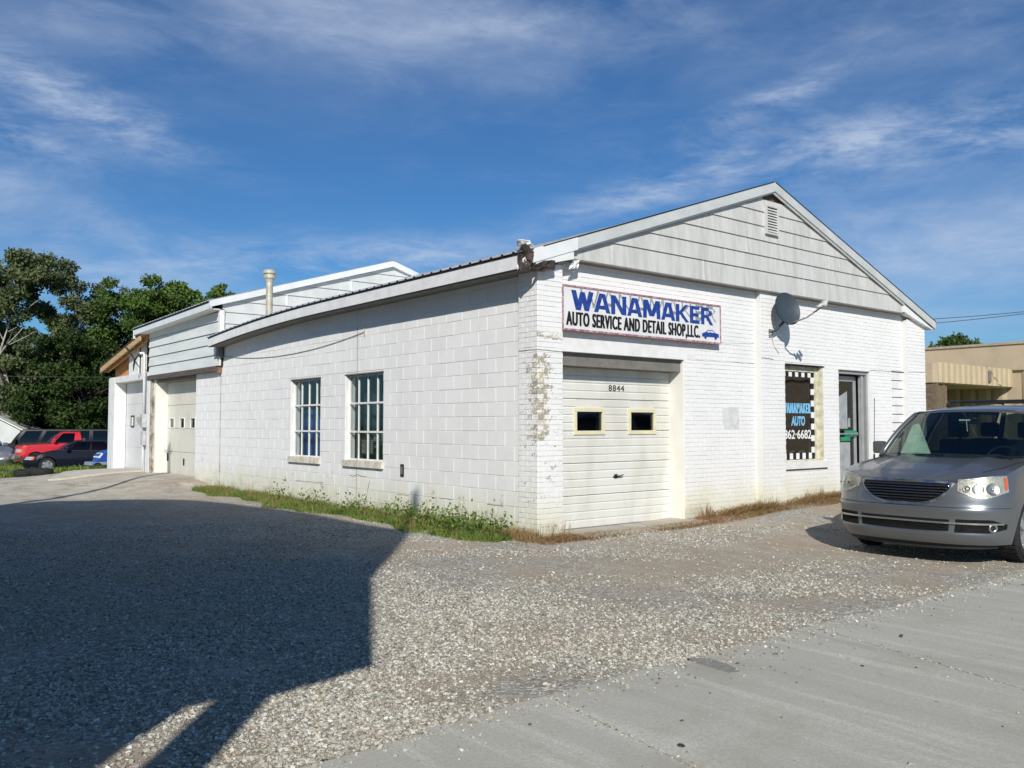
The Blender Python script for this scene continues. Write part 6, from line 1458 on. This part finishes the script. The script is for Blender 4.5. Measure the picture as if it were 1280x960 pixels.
# dry tuft at the pier corner on the side
V_, F_, tn = blades(900, lambda n: (lambda x, y: np.stack([x, y, gsurf(x, y)], 1))(nrg.uniform(-.30, .0, n), nrg.uniform(-.15, .45, n)), lambda P: nrg.uniform(.04, .20, len(P)), .007, .5)
tag(np_mesh('dry_tuft', V_, F_, L_DRY, None, tn), 'dry grass tuft at the corner of the shop', None, None, 'stuff')
# far grass strip under the cars
def farg(n):
    u = nrg.uniform(-60, 150, n); Dd = 27.5+nrg.uniform(0, 1, n)**1.2*20; Pp = np.array([tuple(at(a_, 540, d_)) for a_, d_ in zip(u, Dd)])
    ok = (Pp[:, 1] > 22.2+.8*np.sin(Pp[:, 0])) & ~((Pp[:, 0] > -.6) & (Pp[:, 1] < 21.8)); Pp = Pp[ok]; Pp[:, 2] = gsurf(Pp[:, 0], Pp[:, 1]); return Pp
V_, F_, tn = blades(22000, farg, lambda P: nrg.uniform(.08, .30, len(P)), .022, .4)
tag(np_mesh('tall_grass', V_, F_, L_GRASS, None, tn), 'uncut grass around the parked cars', None, None, 'stuff')

# ------------------------------------------------------------------ loose gravel as real stones
def gravel(name, n, gen, smin, smax, m, label):
    P_ = gen(n); n = len(P_); me = bpy.data.meshes.new(name); me.vertices.add(n); me.vertices.foreach_set('co', P_.astype(np.float32).ravel())
    s_ = nrg.uniform(0, 1, n)**3*(smax-smin)*1.25+smin; sc = np.stack([s_*nrg.uniform(.8, 1.5, n), s_*nrg.uniform(.7, 1.1, n), s_*nrg.uniform(.4, .75, n)], 1)
    ro = np.stack([nrg.normal(0, .35, n), nrg.normal(0, .35, n), nrg.uniform(0, 2*pi, n)], 1)
    for nm, dat in (('scl', sc), ('rot', ro)):
        a = me.attributes.new(nm, 'FLOAT_VECTOR', 'POINT'); a.data.foreach_set('vector', dat.astype(np.float32).ravel())
    me.materials.append(m); o = link(bpy.data.objects.new(name, me)); tag(o, label, None, None, 'stuff')
    ng = bpy.data.node_groups.new(name+'_nodes', 'GeometryNodeTree'); ng.interface.new_socket('Geometry', in_out='INPUT', socket_type='NodeSocketGeometry'); ng.interface.new_socket('Geometry', in_out='OUTPUT', socket_type='NodeSocketGeometry')
    t = NT(ng); gi = t.n('NodeGroupInput'); go = t.n('NodeGroupOutput')
    ic = t.n('GeometryNodeMeshIcoSphere', Radius=.5, Subdivisions=1)
    nz = t.n('ShaderNodeTexNoise', Scale=1.6, Detail=1.0); po = t.n('GeometryNodeInputPosition'); t.set(nz.inputs['Vector'], po.outputs[0])
    sub = t.n('ShaderNodeVectorMath', dict(operation='SUBTRACT'), i0=nz.outputs['Color'], i1=(.5, .5, .5)); scv = t.n('ShaderNodeVectorMath', dict(operation='SCALE'), i0=sub); t.set(scv.inputs['Scale'], 1.1)
    spn = t.n('GeometryNodeSetPosition'); t.set(spn.inputs['Geometry'], ic.outputs[0]); t.set(spn.inputs['Offset'], scv.outputs[0])
    a1 = t.n('GeometryNodeInputNamedAttribute', dict(data_type='FLOAT_VECTOR')); a1.inputs['Name'].default_value = 'scl'
    a2 = t.n('GeometryNodeInputNamedAttribute', dict(data_type='FLOAT_VECTOR')); a2.inputs['Name'].default_value = 'rot'
    iop = t.n('GeometryNodeInstanceOnPoints'); t.set(iop.inputs['Points'], gi.outputs[0]); t.set(iop.inputs['Instance'], spn.outputs[0]); t.set(iop.inputs['Scale'], a1.outputs[0]); t.set(iop.inputs['Rotation'], a2.outputs[0])
    sm = t.n('GeometryNodeSetMaterial'); sm.inputs['Material'].default_value = m; t.set(sm.inputs[0], iop.outputs[0]); t.set(go.inputs[0], sm.outputs[0])
    md = o.modifiers.new('stones', 'NODES'); md.node_group = ng; return o
def stone_mat(name, stops):
    m = bpy.data.materials.new(name); m.use_nodes = True; t = NT(m.node_tree); oi = t.n('ShaderNodeObjectInfo')
    cr = t.n('ShaderNodeValToRGB', i0=oi.outputs['Random']); e = cr.color_ramp.elements; e[0].color = (*stops[0][1], 1); e[1].color = (*stops[-1][1], 1)
    for p, c in stops[1:-1]: x = e.new(p); x.color = (*c, 1)
    g = t.n('ShaderNodeNewGeometry'); c = t.mix(t.ramp(t.noise(g.outputs['Position'], 60, 3), .35, .7, 0, .35), cr.outputs[0], (.16, .145, .12))
    b = t.n('ShaderNodeBsdfPrincipled', Base_Color=c, Roughness=.85); b.inputs['Specular IOR Level'].default_value = .2; t.n('ShaderNodeOutputMaterial', Surface=b); return m
M_STONE = stone_mat('crushed_limestone', [(0, (.15, .14, .115)), (.2, (.33, .315, .255)), (.45, (.50, .49, .415)), (.62, (.60, .59, .515)), (.78, (.42, .33, .24)), (.85, (.64, .63, .56)), (1, (.76, .75, .69))])
M_PALE = stone_mat('pale_chips', [(0, (.40, .385, .34)), (.5, (.54, .525, .47)), (1, (.68, .66, .61))])
def noise2(x, y): return np.sin(x*1.3+2*np.sin(y*.7))*np.cos(y*1.1+1.5*np.sin(x*.5))*.5+.5*np.sin(x*2.9+y*1.7)*.5+.5
def in_lot(P_):
    x, y = P_[:, 0], P_[:, 1]
    return (y > -4.87+.02*np.sin(x*5)) & ~((x > -.02) & (y > -.05) & (y < 21)) & ~((x > .35) & (x < 3.2) & (y > -.25)) & ~((x > -1.9) & (y > 13.3) & (y < 21))
def gen_near(n):
    # polar around the camera foot, so that stones show at a fairly even size
    ang = nrg.uniform(radians(-2), radians(80), n); r = 3.4*(14/3.4)**nrg.uniform(0, 1, n); x = CAM[0]+r*np.sin(ang); y = CAM[1]+r*np.cos(ang)
    P_ = np.stack([x, y, np.zeros(n)], 1); P_ = P_[in_lot(P_)]
    x, y = P_[:, 0], P_[:, 1]
    trk = np.exp(-((y+2.1+.5*np.sin(x*.8))/.8)**2)*ss_np(x, -3, -1)
    k = nrg.uniform(0, 1, len(x)) < np.clip(.05+1.0*noise2(x*1.2, y*1.6)-.75*trk+.25*(x < -2.5)-.25*ss_np(-y, 3.2, 4.4)*ss_np(x, -5, -3), .05, 1); P_ = P_[k]; P_[:, 2] = gsurf(P_[:, 0], P_[:, 1])+.003; return P_
gravel('gravel_stones', 420000, gen_near, .006, .024, M_STONE, 'loose crushed stone covering the lot')
def gen_pale(n):
    x = nrg.uniform(-7, 6.5, n); y = nrg.uniform(-4.9, 9, n); P_ = np.stack([x, y, np.zeros(n)], 1); P_ = P_[in_lot(P_)]; P_[:, 2] = gsurf(P_[:, 0], P_[:, 1])+.006; return P_
gravel('pale_gravel', 6000, gen_pale, .008, .026, M_PALE, 'pale stone chips scattered over the gravel')
def gen_road(n):
    x = nrg.uniform(-7, 4, n); y = -4.9-nrg.exponential(.10, n)-(nrg.uniform(0, 1, n) < .05)*nrg.uniform(0, 2.6, n); return np.stack([x, y, np.full(n, .008)], 1)
gravel('spilled_gravel', 1500, gen_road, .008, .026, M_STONE, 'small stones spilled onto the concrete edge')
def gen_joint(n):
    k = nrg.integers(0, 2, n); t = nrg.uniform(0, 1, n); ax0 = np.where(k == 0, -4.10, -1.49); slope = np.where(k == 0, -1.35/10.14, -2.76/10.14); y = -4.9-t*2.4; x = ax0+slope*(-4.86-y)+nrg.normal(0, .012, n); return np.stack([x, y, np.full(n, .004)], 1)
gravel('joint_grit', 700, gen_joint, .006, .018, M_STONE, 'grit lying in the concrete joints')
def gen_bits(n): x = nrg.uniform(-5.5, 3.5, n); y = -5.0-nrg.uniform(0, 1, n)*2.6; return np.stack([x, y, np.full(n, .006)], 1)
gravel('dark_debris', 60, gen_bits, .010, .034, stone_mat('dark_bits', [(0, (.03, .03, .03)), (.6, (.10, .09, .07)), (1, (.55, .52, .46))]), 'dark and pale bits lying on the concrete')
def ribbon(name, pts, w_, m, z=.0046):
    mb = MB(); n = len(pts); vs = []
    for i, (x, y) in enumerate(pts):
        a, b = pts[max(i-1, 0)], pts[min(i+1, n-1)]; d = Vector((b[0]-a[0], b[1]-a[1])).normalized(); k = w_*rnd.uniform(.5, 1.4)*(1 if 0 < i < n-1 else .2)
        vs += [(x-d.y*k, y+d.x*k, z), (x+d.y*k, y-d.x*k, z)]
    m0 = len(vs); vs += [(x, y, z_-.004) for x, y, z_ in vs]
    mb.add(vs, [(2*i, 2*i+1, 2*i+3, 2*i+2) for i in range(n-1)]+[(2*i, 2*i+2, m0+2*i+2, m0+2*i) for i in range(n-1)]+[(2*i+1, m0+2*i+1, m0+2*i+3, 2*i+3) for i in range(n-1)]); return mb.build(name, m, road)
M_CRK = mat('crack_dirt', (.20, .185, .16), .9, .2, 20)
def walk(x, y, dx, dy, n, j):
    p = [(x, y)]
    for i in range(n): x += dx+rnd.uniform(-j, j); y += dy+rnd.uniform(-j, j); p.append((x, y))
    return p
ribbon('crack', walk(-.3, -4.95, .03, -.05, 16, .035), .002, M_CRK)
